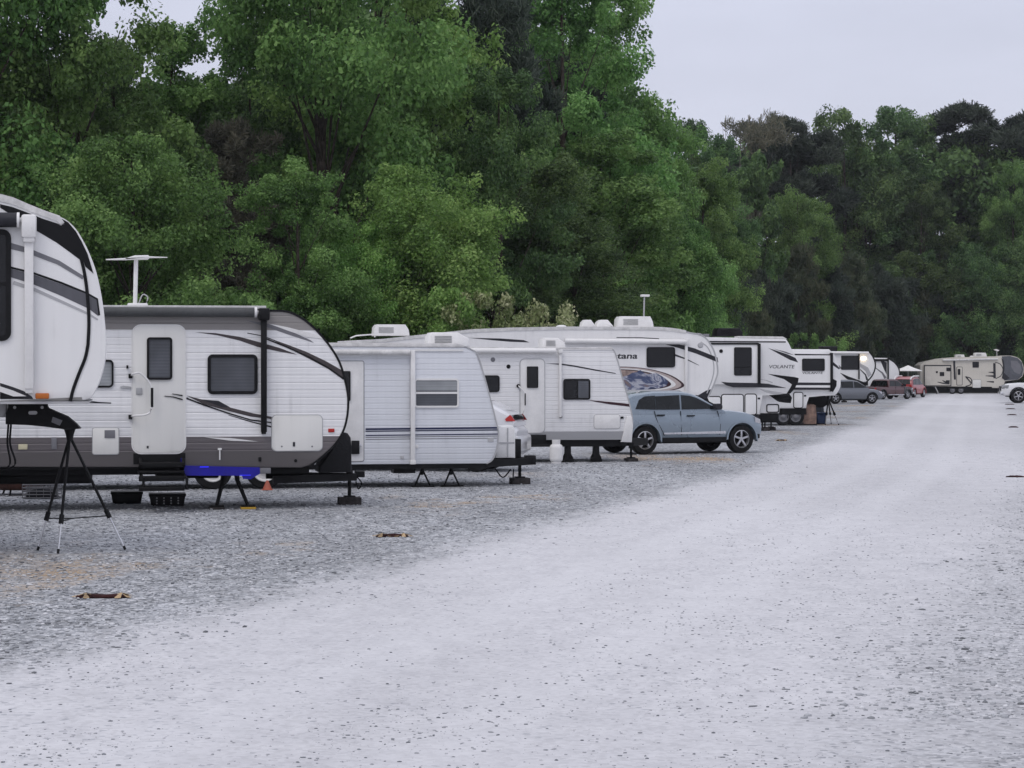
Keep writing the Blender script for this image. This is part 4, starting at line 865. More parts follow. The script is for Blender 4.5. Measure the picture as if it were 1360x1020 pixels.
for X in (555, 650): Jv.wheel(Jv.q(8, X, 0)[0], .4, rim='mgrey')
for X in (385, 1090): t = Jv.q(8, X, 0)[0]; jack(Jv, t, .4, .8, blk=False)
MB().tube([(Jv.q(8, 350, 0)[0], -.2, .75), (Jv.q(8, 378, 0)[0], -.6, .05)], .05, 6).build('support_strut', M['lgrey'], Jv.root)
pinbox(Jv, [(Jv.q(8, 1180, 0)[0], fz), (Jv.q(8, 1260, 0)[0], fz), (Jv.q(8, 1250, 0)[0], fz-.4), (Jv.q(8, 1190, 0)[0], fz-.3)], 1.2)
# ------------------------------------------------------------------ cars: x forward, y lateral, z up
def interp(pts, x):
    if x <= pts[0][0]: return pts[0][1]
    for a, b in zip(pts, pts[1:]):
        if x <= b[0]: return a[1] + (b[1]-a[1])*(x-a[0])/(b[0]-a[0])
    return pts[-1][1]
def make_car(name, label, X, Y, yaw, paint, L=4.8, W=1.9, hood=None, roof=None, zb=.3, zbelt=1.05, wb=(-1.45, 1.45), wr=.37, rim='alloy', glass=(), cat='car', clad=None, k_=.22, group=None, spokes=5, hoodpaint=None, trimroof=None, flare=True):
    """hood = top line of the lower body, roof = (x,z) line of the cabin from tail to windscreen base"""
    r = empty(name, (X, Y, 0), R(yaw)); tag(r, label, cat, group)
    hl = L/2; wh = W/2
    def wx(x):
        t = abs(x)/hl; return wh*(1 - .16*max(0, (t-.72)/.28)**2.2)
    def side(z):
        return wh*.97 - k_*max(0, z-zbelt)
    xs = [-hl, -hl+.04, -hl+.12, -hl+.25] + [(-hl+.4) + (L-.8)*i/26 for i in range(27)] + [hl-.25, hl-.12, hl-.04, hl]
    rings = []
    for x in xs:
        w = wx(x); zt = interp(hood, x); e = max(0, (abs(x)-hl+.25)/.25)
        lo = zb + .1*e*e; rz = lo + (zt-lo)*(1-.10*e*e)
        lv = [(w*.86, lo), (w*.955, lo+.06), (w*.99, lo+(rz-lo)*.3), (w*1.0, lo+(rz-lo)*.58), (w*.985, lo+(rz-lo)*.82), (w*.94, rz-.035), (w*.85, rz-.005), (w*.5, rz+.012)]
        rings.append([(x, -a, z) for a, z in lv] + [(x, a, z) for a, z in lv[::-1]])
    me = MB().loft(rings).mesh('body')
    tmp = bpy.data.objects.new('tmp', me); COL.objects.link(tmp)
    cb = MB()
    for xw in wb:
        for s_ in (-1, 1):
            cb.lathe([(0, 0), (wr+.075, 0), (wr+.075, .5), (0, .5)], Matrix.Translation((xw, s_*(wh+.15) if s_ < 0 else wh+.15-.0, wr+.0)) @ Matrix.Rotation(R(-90 if s_ < 0 else 90), 4, 'X'), 24)
    cm = cb.mesh('cut'); co = bpy.data.objects.new('cut', cm); COL.objects.link(co)
    md = tmp.modifiers.new('b', 'BOOLEAN'); md.operation = 'DIFFERENCE'; md.object = co; md.solver = 'EXACT'
    dg = bpy.context.evaluated_depsgraph_get(); dg.update()
    me2 = bpy.data.meshes.new_from_object(tmp.evaluated_get(dg)); bpy.data.objects.remove(tmp); bpy.data.objects.remove(co)
    me2.materials.clear()
    body = link_mesh('body', me2, paint, r, 32)
    # cabin
    if roof:
        c = MB(); rings = []; x0, x1 = roof[0][0], roof[-1][0]
        n = 26
        for i in range(n+1):
            x = x0 + (x1-x0)*i/n; zr = interp(roof, x); zr = max(zr, zbelt-.03); ys = side(zr); f = wx(x)/wh
            z0 = zbelt-.08
            lv = [(wh*.97*f, z0), (side(z0+(zr-z0)*.5)*f, z0+(zr-z0)*.5), ((ys)*f, zr-.05*min(1, (zr-z0)/.3)), ((ys-.05)*f, zr-.012), ((ys-.14)*f, zr), (ys*.4*f, zr+.015)]
            rings.append([(x, -a, z) for a, z in lv] + [(x, a, z) for a, z in lv[::-1]])
        c.loft(rings).build('cabin', paint, r, 32)
    def sp(poly, mat, nm, off=.006, s_=-1, parent=None, th=.008):
        bm = bmesh.new()
        f = lambda x, z, o: (x, s_*((side(z) if z > zbelt else wx(x)*.995)*(wx(x)/wh if z > zbelt else 1)+o), z)
        A_ = [bm.verts.new(f(x, z, off)) for x, z in poly]; B_ = [bm.verts.new(f(x, z, off-th-.02)) for x, z in poly]
        bm.faces.new(A_); n = len(poly)
        for i in range(n): bm.faces.new((A_[i], A_[(i+1) % n], B_[(i+1) % n], B_[i]))
        bmesh.ops.triangulate(bm, faces=[bm.faces[0]] if False else [x for x in bm.faces if len(x.verts) > 4])
        bmesh.ops.recalc_face_normals(bm, faces=bm.faces)
        me = bpy.data.meshes.new(nm); bm.to_mesh(me); bm.free(); return link_mesh(nm, me, mat, parent or r)
    for g in glass:
        for s_ in (-1, 1): sp(g, M['cglass'], 'side_window', .018, s_)
    # front and rear glass
    if roof:
        def endglass(a, b, nm, out):
            (xa, za), (xb, zb2) = a, b
            ya = side(za)*wx(xa)/wh-.07; yb2 = side(zb2)*wx(xb)/wh-.12
            MB().loft([[(xa+out[0], -ya, za+out[1]), (xa+out[0], ya, za+out[1])], [(xb+out[0], -yb2, zb2+out[1]), (xb+out[0], yb2, zb2+out[1])]], closed=False, caps=False).build(nm, M['cglass'], r)
        a_, b_ = roof[-1], roof[-2]; endglass((a_[0]-.08, a_[1]+.05), (b_[0]+.03, b_[1]-.02), 'windscreen', (.02, .025))
        a_, b_ = roof[0], roof[1]; endglass((a_[0]+.03, a_[1]+.06), (b_[0]-.02, b_[1]-.03), 'rear_window', (-.025, .012))
    for xw in wb:
        for s_ in (-1, 1):
            make_wheel(r, 'wheel', xw, s_*(wh-.02), wr, .24*(1 if s_ < 0 else -1), rim, spokes)
            if flare:
                a0, a1 = -8, 188
                o_ = [(xw+(wr+.10)*math.cos(R(a)), wr+(wr+.10)*math.sin(R(a))) for a in range(a0, a1, 10)]
                i_ = [(xw+(wr+.055)*math.cos(R(a)), wr+(wr+.055)*math.sin(R(a))) for a in range(a1-8, a0-1, -10)]
                y0, y1 = sorted((s_*(wh+.02), s_*(wh-.12)))
                MB().prism(o_+i_, y0, y1).build('wheel_arch_trim', clad or paint, r)
    MB().box(-hl+.3, hl-.35, -wh*.7, wh*.7, zb-.06, zb+.1, .02).build('underbody', M['steel'], r)
    return r, sp, side, wx
def paintm(name, col, metal=.35, rough=.35):
    return plain(name, col, rough, metal, var=.03, nscale=.8, coat=.8, spec=.5)

# blue-grey SUV in front of the long mural trailer
D_ = 60.6; cxp = px_at((858+983)/2, D_)
blue = paintm('blue_grey_metallic', (.23, .28, .33), .45, .28)
car, sp, side, wx = make_car('parked_suv', 'blue-grey SUV with silver five-spoke wheels between the white trailers', cxp-.44, D_, 25, blue, L=4.3, W=1.92,
 hood=[(-2.25, 1.02), (-2.1, 1.15), (-1, 1.15), (.7, 1.15), (1.1, 1.16), (1.6, 1.10), (1.9, 1.02), (2.15, .88), (2.25, .6)],
 roof=[(-2.12, 1.12), (-1.98, 1.46), (-1.82, 1.58), (-1.2, 1.66), (-.4, 1.665), (-.1, 1.63), (.15, 1.55), (.95, 1.14)], zb=.34, zbelt=1.14, k_=.15, wb=(-1.46, 1.46), wr=.38,
 glass=[[(-1.74, 1.2), (-1.45, 1.19), (-1.15, 1.18), (-1.15, 1.55), (-1.45, 1.53), (-1.62, 1.44)], [(-1.13, 1.18), (-.42, 1.18), (-.42, 1.56), (-1.13, 1.53)], [(-.36, 1.18), (.68, 1.19), (.62, 1.24), (.1, 1.48), (-.1, 1.54), (-.36, 1.56)]])
for x0_, x1_, z_ in ((-1.12, -.9, 1.02), (-.22, 0, 1.0)): 
    for s_ in (-1, 1): sp([(x0_, z_), (x1_, z_), (x1_, z_+.03), (x0_, z_+.03)], M['black'], 'door_handle', .035, s_, th=.03)
for pts in ([(-.38, .5), (-.39, .8), (-.4, 1.14)], [(-1.1, .85), (-1.16, 1.0), (-1.18, 1.14)], [(.78, .5), (.8, .8), (.72, 1.14)], [(-1.1, .85), (-.95, .6), (-.9, .5)]):
    sp(stroke(pts, .006), M['black'], 'door_gap', .004)
sp([(-.92, .53), (.95, .53), (.95, .6), (-.92, .57)], M['chrome'], 'door_moulding', .02, th=.03); sp([(-.95, .32), (.98, .32), (.98, .44), (-.95, .44)], M['black'], 'sill', .006)
for s_ in (-1, 1):
    MB().tube([(-1.6, s_*.66, 1.6), (-1.45, s_*.66, 1.675), (-.3, s_*.67, 1.675), (-.15, s_*.67, 1.61)], .018, 6).build('roof_rail', M['lgrey'], car)
    MB().prism(rrect(.58, 1.17, .78, 1.33, .05), s_*1.0-.09, s_*1.0+.09, .03).build('door_mirror', M['black' if s_ > 0 else 'dgrey'], car)
    sp([(1.9, .82), (2.12, .78), (2.1, .9), (1.88, .97)], M['chrome'], 'headlight', .004, s_)
    sp([(-2.12, .9), (-2.0, .9), (-1.98, 1.08), (-2.1, 1.05)], M['red'], 'tail_light', .004, s_)
    sp([(1.93, .36), (2.08, .4), (2.08, .5), (1.95, .5)], M['black'], 'bumper', .004, s_)
    sp([(-2.1, .38), (-1.95, .34), (-1.95, .5), (-2.1, .5)], M['black'], 'bumper', .004, s_)

# white hatchback tail seen between two trailers: nose points left, away from the road
D_ = 50.0
whitep = paintm('white_pearl_paint', (.62, .62, .64), 0, .3)
car, sp, side, wx = make_car('parked_suv', 'white crossover with a red tail light, mostly hidden behind the small trailer with navy stripes', px_at(558, D_), D_, 170, whitep, L=4.6, W=1.86,
 hood=[(-2.3, .95), (-2.1, 1.1), (-1, 1.08), (1, 1.04), (1.8, 1.0), (2.1, .9), (2.3, .6)],
 roof=[(-2.24, 1.06), (-2.12, 1.25), (-1.62, 1.52), (-1.0, 1.62), (-.2, 1.68), (.5, 1.6), (1.3, 1.08)], zb=.3, zbelt=1.06,
 glass=[[(-1.7, 1.2), (-1.05, 1.12), (-1.1, 1.5), (-1.35, 1.44)], [(-.95, 1.12), (0, 1.11), (0, 1.58), (-.98, 1.54)], [(.08, 1.11), (1.05, 1.12), (.45, 1.48), (.08, 1.57)]])
for s_ in (-1, 1):
    sp([(-2.27, 1.1), (-2.08, 1.1), (-2.06, 1.15), (-2.12, 1.2), (-2.16, 1.24), (-2.2, 1.2)], M['red'], 'tail_light', .015, s_, th=.03)
    sp([(-2.28, .84), (-1.7, .92), (-1.65, .88), (-2.2, .78)], M['black'], 'trim_strip', .006, s_)
MB().box(-2.36, -2.1, -.85, .85, .42, .78, .06).build('rear_bumper', paintm('silver_bumper', (.5, .5, .51), .5), car)
MB().box(-2.325, -2.28, -.55, .55, .62, .78, .02).build('number_plate', M['lgrey'], car)

# grey crossover by the trailer with the lamp
D_ = 157
greyp = paintm('grey_metallic', (.15, .16, .18), .4)
car, sp, side, wx = make_car('parked_suv', 'small dark grey SUV, nose towards the road, left of the dark red pickup', px_at(1126, D_), D_-.5, 15, greyp, L=4.4, W=1.84,
 hood=[(-2.2, .95), (-2, 1.08), (.9, 1.06), (1.6, 1.0), (2.0, .9), (2.2, .6)],
 roof=[(-2.1, 1.1), (-1.7, 1.55), (-1.0, 1.66), (-.2, 1.66), (.3, 1.58), (1.15, 1.06)], zb=.3, zbelt=1.05, wb=(-1.35, 1.35), wr=.38,
 glass=[[(-1.75, 1.12), (-1.0, 1.12), (-1.02, 1.52), (-1.5, 1.44)], [(-.93, 1.12), (-.05, 1.11), (-.05, 1.55), (-.95, 1.53)], [(.02, 1.11), (.95, 1.12), (.3, 1.5), (.02, 1.55)]])
sp([(1.95, .72), (2.15, .7), (2.12, .84), (1.85, .88)], M['chrome'], 'headlight', .006); sp([(-2.15, .85), (-2.0, .85), (-2.0, 1.05), (-2.12, 1.05)], M['red'], 'tail_light', .006)

# pickups
def pickup(label, X, Y, yaw, paint, hp=None, W=1.98):
    car, sp, side, wx = make_car('pickup_truck', label, X, Y, yaw, paint, L=5.7, W=W,
     hood=[(-2.85, 1.1), (-2.8, 1.16), (-.9, 1.14), (1.3, 1.16), (1.7, 1.18), (2.5, 1.12), (2.8, .98), (2.85, .6)],
     roof=[(-1.0, 1.16), (-.85, 1.72), (-.6, 1.84), (.2, 1.86), (.6, 1.8), (1.45, 1.16)], zb=.42, zbelt=1.14, wb=(-1.75, 1.85), wr=.42, cat='pickup truck', clad=M['black'],
     glass=[[(-.78, 1.22), (-.02, 1.2), (-.02, 1.7), (-.6, 1.72)], [(.06, 1.2), (1.2, 1.22), (.55, 1.68), (.06, 1.7)]], k_=.25)
    MB().box(-2.7, -1.05, -.78, .78, 1.1, 1.185).build('bed_floor', M['black'], car)
    for s_ in (-1, 1):
        sp([(2.45, .85), (2.8, .82), (2.78, 1.02), (2.4, 1.05)], M['chrome'], 'headlight', .008, s_); sp([(-2.84, .8), (-2.7, .8), (-2.7, 1.08), (-2.82, 1.06)], M['red'], 'tail_light', .008, s_)
        MB().tube([(-1.1, s_*1.02, .42), (1.2, s_*1.02, .42)], .05, 8).build('running_board', M['chrome'], car)
        MB().box(1.2, 1.35, s_*1.0-.14, s_*1.0+.14, 1.2, 1.42, .03).build('door_mirror', M['black'], car)
        sp(stroke([(.0, .5), (.02, 1.12)], .01), M['black'], 'door_gap', .004, s_)
    MB().box(2.7, 2.93, -.9, .9, .48, .66, .05).build('front_bumper', M['chrome'], car)
    MB().box(2.8, 2.87, -.6, .6, .72, .98, .02).build('grille', M['dgrey'], car)
    MB().box(-2.95, -2.75, -.88, .88, .5, .66, .05).build('rear_bumper', M['chrome'], car)
    if hp:
        sp([(1.25, .5), (1.38, .5), (1.4, .8), (1.6, .98), (2.1, .98), (2.3, .8), (2.32, .5), (2.78, .5), (2.8, .95), (2.4, 1.09), (1.3, 1.12)], hp, 'front_wing', .02, -1)
        sp([(1.25, .5), (1.38, .5), (1.4, .8), (1.6, .98), (2.1, .98), (2.3, .8), (2.32, .5), (2.78, .5), (2.8, .95), (2.4, 1.09), (1.3, 1.12)], hp, 'front_wing', .02, 1)
        MB().loft([[(1.5, -.85, 1.19), (1.5, .85, 1.19)], [(2.5, -.82, 1.145), (2.5, .82, 1.145)], [(2.8, -.75, 1.0), (2.8, .75, 1.0)]], closed=False, caps=False).build('bonnet', hp, car)
    return car
redp = paintm('dark_red_paint', (.06, .005, .008), .1); blackp = paintm('black_grey_paint', (.025, .027, .032), .2)
D_ = 184; rt = pickup('dark red pickup with a black front end, parked left of the bright red car', px_at(1175, D_), D_-.6, 46, redp, blackp); rt.scale = (.96, .96, .88)
D_ = 160; wt = pickup('white pickup cut by the right edge, its front towards the road', px_at(1340, D_)+2.85, D_, 172, paintm('white_truck_paint', (.72, .72, .73), 0))
wt.scale = (1.2, 1.2, 1.22)
# red car end-on
D_ = 197
rp = paintm('bright_red_paint', (.3, .01, .014), 0)
car, sp, side, wx = make_car('parked_suv', 'bright red car with a pale roof edge beside the far end of the road', px_at(1208, D_), D_, 62, rp, L=4.3, W=1.85,
 hood=[(-2.15, .95), (-2, 1.08), (.9, 1.06), (1.6, .98), (2.0, .88), (2.15, .6)],
 roof=[(-2.05, 1.1), (-1.8, 1.6), (-1.1, 1.8), (-.2, 1.82), (.3, 1.74), (1.15, 1.06)], zb=.32, zbelt=1.05, wb=(-1.3, 1.3), wr=.4,
 glass=[[(-1.7, 1.12), (-1.0, 1.12), (-1.02, 1.6), (-1.5, 1.52)], [(-.93, 1.12), (-.05, 1.11), (-.05, 1.66), (-.95, 1.62)], [(.02, 1.11), (.95, 1.12), (.3, 1.58), (.02, 1.66)]])
MB().tube([(-1.95, -.72, 1.55), (-1.75, -.74, 1.74), (-1.1, -.76, 1.86), (.2, -.76, 1.86)], .06, 6).tube([(-1.95, .72, 1.55), (-1.75, .74, 1.74), (-1.1, .76, 1.86), (.2, .76, 1.86)], .06, 6).build('roof_rail', M['white'], car)
MB().box(-2.2, -2.0, -.85, .85, .45, .7, .04).build('rear_bumper', M['lgrey'], car)
for s_ in (-1, 1): MB().box(-2.17, -2.05, s_*.78-.1, s_*.78+.1, .85, 1.1, .02).build('tail_light', M['red'], car)

# ------------------------------------------------------------------ small props
D_ = 54.2; x_ = px_at(738, D_)
r = empty('gas_cylinder', (x_, D_-.6, 0)); tag(r, 'white propane cylinder standing on the gravel in front of the trailer with the grey skirt', 'gas cylinder')
MB().lathe([(0, .05), (.13, .05), (.155, .08), (.158, .12), (.158, .36), (.15, .41), (.12, .445), (.06, .46), (0, .46)], n=20).build('tank', M['white'], r, 40)
MB().lathe([(.12, 0), (.12, .07), (.11, .07), (.11, 0)], n=18, closed=True).build('foot_ring', M['white'], r, 40)
c_ = MB().lathe([(.095, .43), (.10, .56), (.09, .56), (.085, .43)], n=18, closed=True).build('collar', M['white'], r, 40)
MB().lathe([(0, .54), (.03, .54), (.03, .44), (0, .44)], n=10).box(-.02, .06, -.02, .02, .48, .52).build('valve', M['chrome'], c_)
# traffic cone
gx, gy = ground_at(355, 651)
r = empty('traffic_cone', (gx, gy, 0)); tag(r, 'small orange cone standing behind the underside of the trailer with the blue light', 'traffic cone')
r.scale = (.72, .72, .6); MB().lathe([(0, .3), (.025, .3), (.12, .03), (0, .03)], n=16).build('cone', plain('orange_plastic', (.4, .1, .06), .5), r, 40)
MB().box(-.14, .14, -.14, .14, 0, .03, .01).build('base', plain('orange_plastic', (.4, .1, .06), .5), r)
# copper coloured fire bowl and wire crate behind the left trailer
gx, gy = ground_at(22, 657)
r = empty('fire_bowl', (gx, gy, 0)); tag(r, 'rusty brown round fire bowl under the left trailer near the left edge', 'fire bowl')
MB().lathe([(0, .08), (.3, .09), (.46, .15), (.54, .24), (.56, .29), (.52, .29), (.44, .18), (.28, .13), (0, .12)], n=24).build('bowl', plain('rusty_steel', (.14, .065, .05), .7, .3, var=.4), r, 40)
m_ = MB()
for k in range(3):
    a = 2.1*k+.4; m_.tube([(.3*math.cos(a), .3*math.sin(a), .12), (.36*math.cos(a), .36*math.sin(a), .0)], .018, 6)
m_.build('stand', M['steel'], r)
def wire_crate(px, pyb, w, h, d, label):
    gx, gy = ground_at(px, pyb); r = empty('wire_basket', (gx, gy, 0)); tag(r, label, 'wire basket'); m_ = MB()
    for z in np.linspace(.02, h, 5):
        m_.tube([(-w, -d, z), (w, -d, z), (w, d, z), (-w, d, z), (-w, -d, z)], .012, 5, False)
    for x in np.linspace(-w, w, 6):
        m_.tube([(x, -d, 0.02), (x, -d, h)], .008, 5).tube([(x, d, 0.02), (x, d, h)], .008, 5)
    m_.build('wire_frame', M['mgrey'], r)
    MB().prism([(-w*.9, .02), (w*.9, .02), (w*.7, h*.7), (-w*.2, h*.85), (-w*.7, h*.6)], -d*.8, d*.8, .05).build('contents', M['dgrey'], r, 60)
wire_crate(56, 662, .3, .24, .18, 'silver wire basket of dark things under the left trailer, right of the fire bowl')
# umbrella at the far end
D_ = 205; x_ = px_at(1206, D_)
r = empty('patio_umbrella', (x_, D_, 0)); tag(r, 'open white patio umbrella beyond the bright red car', 'umbrella')
zt_ = top_h(485, D_); MB().lathe([(0, zt_), (.5, zt_-.22), (1.3, zt_-.5), (1.3, zt_-.54), (.5, zt_-.26), (0, zt_-.05)], n=8).build('canopy', plain('white_canopy', (.78, .77, .75), .8), r, 10)
MB().tube([(0, 0, 0), (0, 0, zt_-.03)], .025, 8).build('pole', M['lgrey'], r); MB().lathe([(0, .08), (.25, .06), (.28, 0), (0, 0)], n=16).build('base', M['black'], r)
# parking stops: short rusty timbers with yellow ends, half sunk in gravel
tim = plain('dark_red_brown_timber', (.05, .02, .02), .9, var=.5, nscale=9, bump=.01); yel = plain('faded_yellow_rag', (.42, .3, .17), .9, var=.4, nscale=9, bump=.01)
def marker(px, py, pw, label, yaw=0, h=.05, ends=True):
    gx, gy = ground_at(px, py); w = pw/F*gy/2
    r = empty('site_marker', (gx, gy, 0), R(yaw)); tag(r, label, 'site marker', 'low markers set in the gravel along the road edge')
    MB().prism([(-w, 0), (-w*.93, h*.5), (-w*.5, h*.55), (-w*.3, h*.8), (w*.1, h*.6), (w*.5, h*.75), (w*.93, h*.4), (w, 0)], -.06, .06, .012).build('timber', tim, r, 50)
    if ends:
        for s_ in (-.62, .68):
            m_ = MB(); rn = random.Random(int(px+s_*10))
            for k in range(5):
                a = k*1.25+rn.random(); m_.loft([[(w*s_, 0, h*.75+.012), (w*s_+.015, .012, h*.75+.01), (w*s_+.012, -.014, h*.75+.01)], [(w*s_+math.cos(a)*.11, math.sin(a)*.13, .014), (w*s_+math.cos(a+.25)*.14, math.sin(a+.25)*.17, .012), (w*s_+math.cos(a+.6)*.11, math.sin(a+.6)*.13, .012)]])
            m_.build('ribbon', yel, r)
marker(136, 794, 72, 'reddish timber marker with yellow ribbon ends, nearest on the left gravel', 3)
marker(521, 713, 44, 'reddish timber marker with yellow ribbon ends, on the gravel below the black trailer jack', 3)
marker(1038, 585.5, 14, 'small brown marker on the gravel below the brown covered box', 5, .06)
marker(1349, 634, 26, 'dark marker lying at the right edge of the road, nearest the camera', -4, .05, False)
for k, (px, py) in enumerate(((1341, 537.5), (1342, 543.5), (1344, 551.5), (1346, 568))):
    marker(px, py, 13, ['dark low marker just below the white pickup', 'dark low marker, second below the white pickup', 'dark low marker, third below the white pickup', 'dark low marker, fourth below the white pickup'][k], 0, .08, False)
# ------------------------------------------------------------------ ground and road share one position-driven gravel material
def xl_of(D): return min(-.73+.265*(D-27.4), 5.33+.207*(D-50))
def gravel_material(name):
    m, nt, b = mat_new(name)
    geo = nt.nodes.new('ShaderNodeNewGeometry'); pos = geo.outputs['Position']
    sep = nt.nodes.new('ShaderNodeSeparateXYZ'); nt.links.new(pos, sep.inputs[0]); x, y = sep.outputs[0], sep.outputs[1]
    l1 = math_n(nt, 'MULTIPLY_ADD', math_n(nt, 'SUBTRACT', y, 27.4), .265, c=-.73)
    l2 = math_n(nt, 'MULTIPLY_ADD', math_n(nt, 'SUBTRACT', y, 50), .207, c=5.33)
    xl = math_n(nt, 'MINIMUM', l1, l2)
    u = math_n(nt, 'SUBTRACT', x, xl)                       # metres right of the road's left edge
    along = scaled(nt, pos, (1, .35, 1))
    n1 = noise(nt, .35, 4, along); n2 = noise(nt, 2.2, 4, along); n3 = noise(nt, 14, 3, pos)
    wob = math_n(nt, 'ADD', math_n(nt, 'MULTIPLY', math_n(nt, 'SUBTRACT', n1, .5), 1.2), math_n(nt, 'MULTIPLY', math_n(nt, 'SUBTRACT', n2, .5), 1.3))
    wob = math_n(nt, 'ADD', wob, math_n(nt, 'MULTIPLY', math_n(nt, 'SUBTRACT', n3, .5), .9))
    ul = math_n(nt, 'ADD', u, wob)
    def sstep(v, a, b_):
        n = nt.nodes.new('ShaderNodeMapRange'); n.interpolation_type = 'SMOOTHSTEP'; nt.links.new(v, n.inputs[0])
        n.inputs[1].default_value = a; n.inputs[2].default_value = b_; return n.outputs[0]
    left = sstep(ul, -.75, .75)
    right = math_n(nt, 'SUBTRACT', 1, math_n(nt, 'MULTIPLY', sstep(math_n(nt, 'ADD', u, math_n(nt, 'MULTIPLY', wob, 1.6)), 5.6, 7.6), .55))
    road = math_n(nt, 'MULTIPLY', left, right)
    # stones
    v1 = nt.nodes.new('ShaderNodeTexVoronoi'); v1.inputs['Scale'].default_value = 26; nt.links.new(pos, v1.inputs['Vector'])
    v2 = nt.nodes.new('ShaderNodeTexVoronoi'); v2.inputs['Scale'].default_value = 9; nt.links.new(scaled(nt, pos, (1, .6, 1)), v2.inputs['Vector'])
    sc1 = nt.nodes.new('ShaderNodeSeparateColor'); nt.links.new(v1.outputs['Color'], sc1.inputs[0])
    sc2 = nt.nodes.new('ShaderNodeSeparateColor'); nt.links.new(v2.outputs['Color'], sc2.inputs[0])
    stone = ramp(nt, sc1.outputs[0], [(0, (.11, .115, .125)), (.15, (.27, .28, .30)), (.5, (.39, .40, .425)), (.8, (.48, .49, .51)), (1, (.66, .66, .68))])
    clumpf = ramp(nt, sc2.outputs[1], [(0, .58), (.3, .85), (.7, .95), (1, 1.08)])
    mott = ramp(nt, n1, [(.25, .72), (.7, 1.15)])
    gv = mixc(nt, 1, stone, clumpf, 'MULTIPLY'); gv = mixc(nt, 1, gv, mott, 'MULTIPLY')
    # sandy patches showing through
    sn = noise(nt, .22, 4, scaled(nt, pos, (1, .45, 1))); nb = noise(nt, 1.7, 3, pos)
    sand = math_n(nt, 'MULTIPLY', sstep(math_n(nt, 'ADD', sn, math_n(nt, 'MULTIPLY', math_n(nt, 'SUBTRACT', nb, .5), .22)), .545, .66), .85)
    nearroad = math_n(nt, 'MULTIPLY', sstep(u, -6.5, -2.2), math_n(nt, 'SUBTRACT', 1, sstep(u, -1.0, .3)))
    sandspk = ramp(nt, sc1.outputs[1], [(.25, (.20, .17, .15)), (.7, (.52, .36, .20))])
    gv = mixc(nt, math_n(nt, 'MULTIPLY', sand, math_n(nt, 'MAXIMUM', nearroad, math_n(nt, 'MULTIPLY', sstep(u, 7, 8.2), .5))), gv, sandspk)
    # pale crushed-stone dust of the road with partly buried stones
    dust = ramp(nt, noise(nt, 3.5, 6, scaled(nt, pos, (1, .5, 1)), .65), [(.3, (.51, .508, .53)), (.55, (.57, .567, .588)), (.75, (.61, .607, .625))])
    fine = ramp(nt, sc1.outputs[2], [(0, .88), (.35, .97), (1, 1.04)]); dust = mixc(nt, 1, dust, fine, 'MULTIPLY')
    dens = noise(nt, .5, 4, along)
    spk = math_n(nt, 'MULTIPLY', math_n(nt, 'LESS_THAN', sc1.outputs[0], math_n(nt, 'MULTIPLY', sstep(dens, .42, .72), .10)), .5)
    dust = mixc(nt, spk, dust, (.26, .27, .30))
    sc3 = ramp(nt, noise(nt, .16, 3, scaled(nt, pos, (1, .22, 1))), [(.35, .90), (.62, 1.04)]); dust = mixc(nt, 1, dust, sc3, 'MULTIPLY')
    # wheel tracks: a little cleaner
    tr = math_n(nt, 'ABSOLUTE', math_n(nt, 'SUBTRACT', math_n(nt, 'ABSOLUTE', math_n(nt, 'SUBTRACT', u, 3.3)), .85))
    dust = mixc(nt, math_n(nt, 'MULTIPLY', math_n(nt, 'SUBTRACT', 1, sstep(tr, .1, .6)), .25), dust, (.64, .64, .66))
    # far right shoulder gets browner
    c = mixc(nt, road, gv, dust); nt.links.new(c, b.inputs['Base Color'])
    b.inputs['Roughness'].default_value = .95; b.inputs['Specular IOR Level'].default_value = .2
    bp = nt.nodes.new('ShaderNodeBump'); bp.inputs['Strength'].default_value = 1
    h = math_n(nt, 'SUBTRACT', 1, v1.outputs['Distance'])
    amp = math_n(nt, 'SUBTRACT', 1, math_n(nt, 'MULTIPLY', road, .82))
    hh = math_n(nt, 'ADD', math_n(nt, 'MULTIPLY', math_n(nt, 'MULTIPLY', h, amp), .024), math_n(nt, 'MULTIPLY', n2, .012))
    nt.links.new(hh, bp.inputs['Height']); bp.inputs['Distance'].default_value = 1; nt.links.new(bp.outputs[0], b.inputs['Normal'])
    return m
GM = gravel_material('gravel')
b = bmesh.new()
vs = [b.verts.new(p) for p in ((-260, -60, 0), (330, -60, 0), (330, 620, 0), (-260, 620, 0))]; b.faces.new(vs)
me = bpy.data.meshes.new('ground'); b.to_mesh(me); b.free(); tag(link_mesh('ground', me, GM), kind='structure')
b = bmesh.new(); prev = None; rn = random.Random(3)
D = 2.0
while D < 236:
    x0 = xl_of(D)-.6+rn.uniform(-.25, .25); x1 = xl_of(D)+8.4+rn.uniform(-.2, .2)
    cur = [b.verts.new(p) for p in ((x0-.8, D, .0006), (x0, D, .004), (x1, D, .004), (x1+.8, D, .0006))]
    if prev: [b.faces.new((prev[k], prev[k+1], cur[k+1], cur[k])) for k in range(3)]
    prev = cur; D += .5 + D*.01
me = bpy.data.meshes.new('road'); b.to_mesh(me); b.free(); tag(link_mesh('road', me, GM), kind='structure')
# forest floor beyond the sites
ff = plain('forest_floor_litter', (.04, .042, .025), .95, var=.6, nscale=.8, bump=.05)
b = bmesh.new()
pts = [(-200, 30), (-26, 60), (-20, 95), (-8, 130), (5, 170), (18, 205), (30, 236), (60, 238), (120, 244), (300, 240), (300, 560), (-200, 560)]
b.faces.new([b.verts.new((x, y, .006)) for x, y in pts])
me = bpy.data.meshes.new('forest_ground'); b.to_mesh(me); b.free(); tag(link_mesh('forest_ground', me, ff), kind='structure')

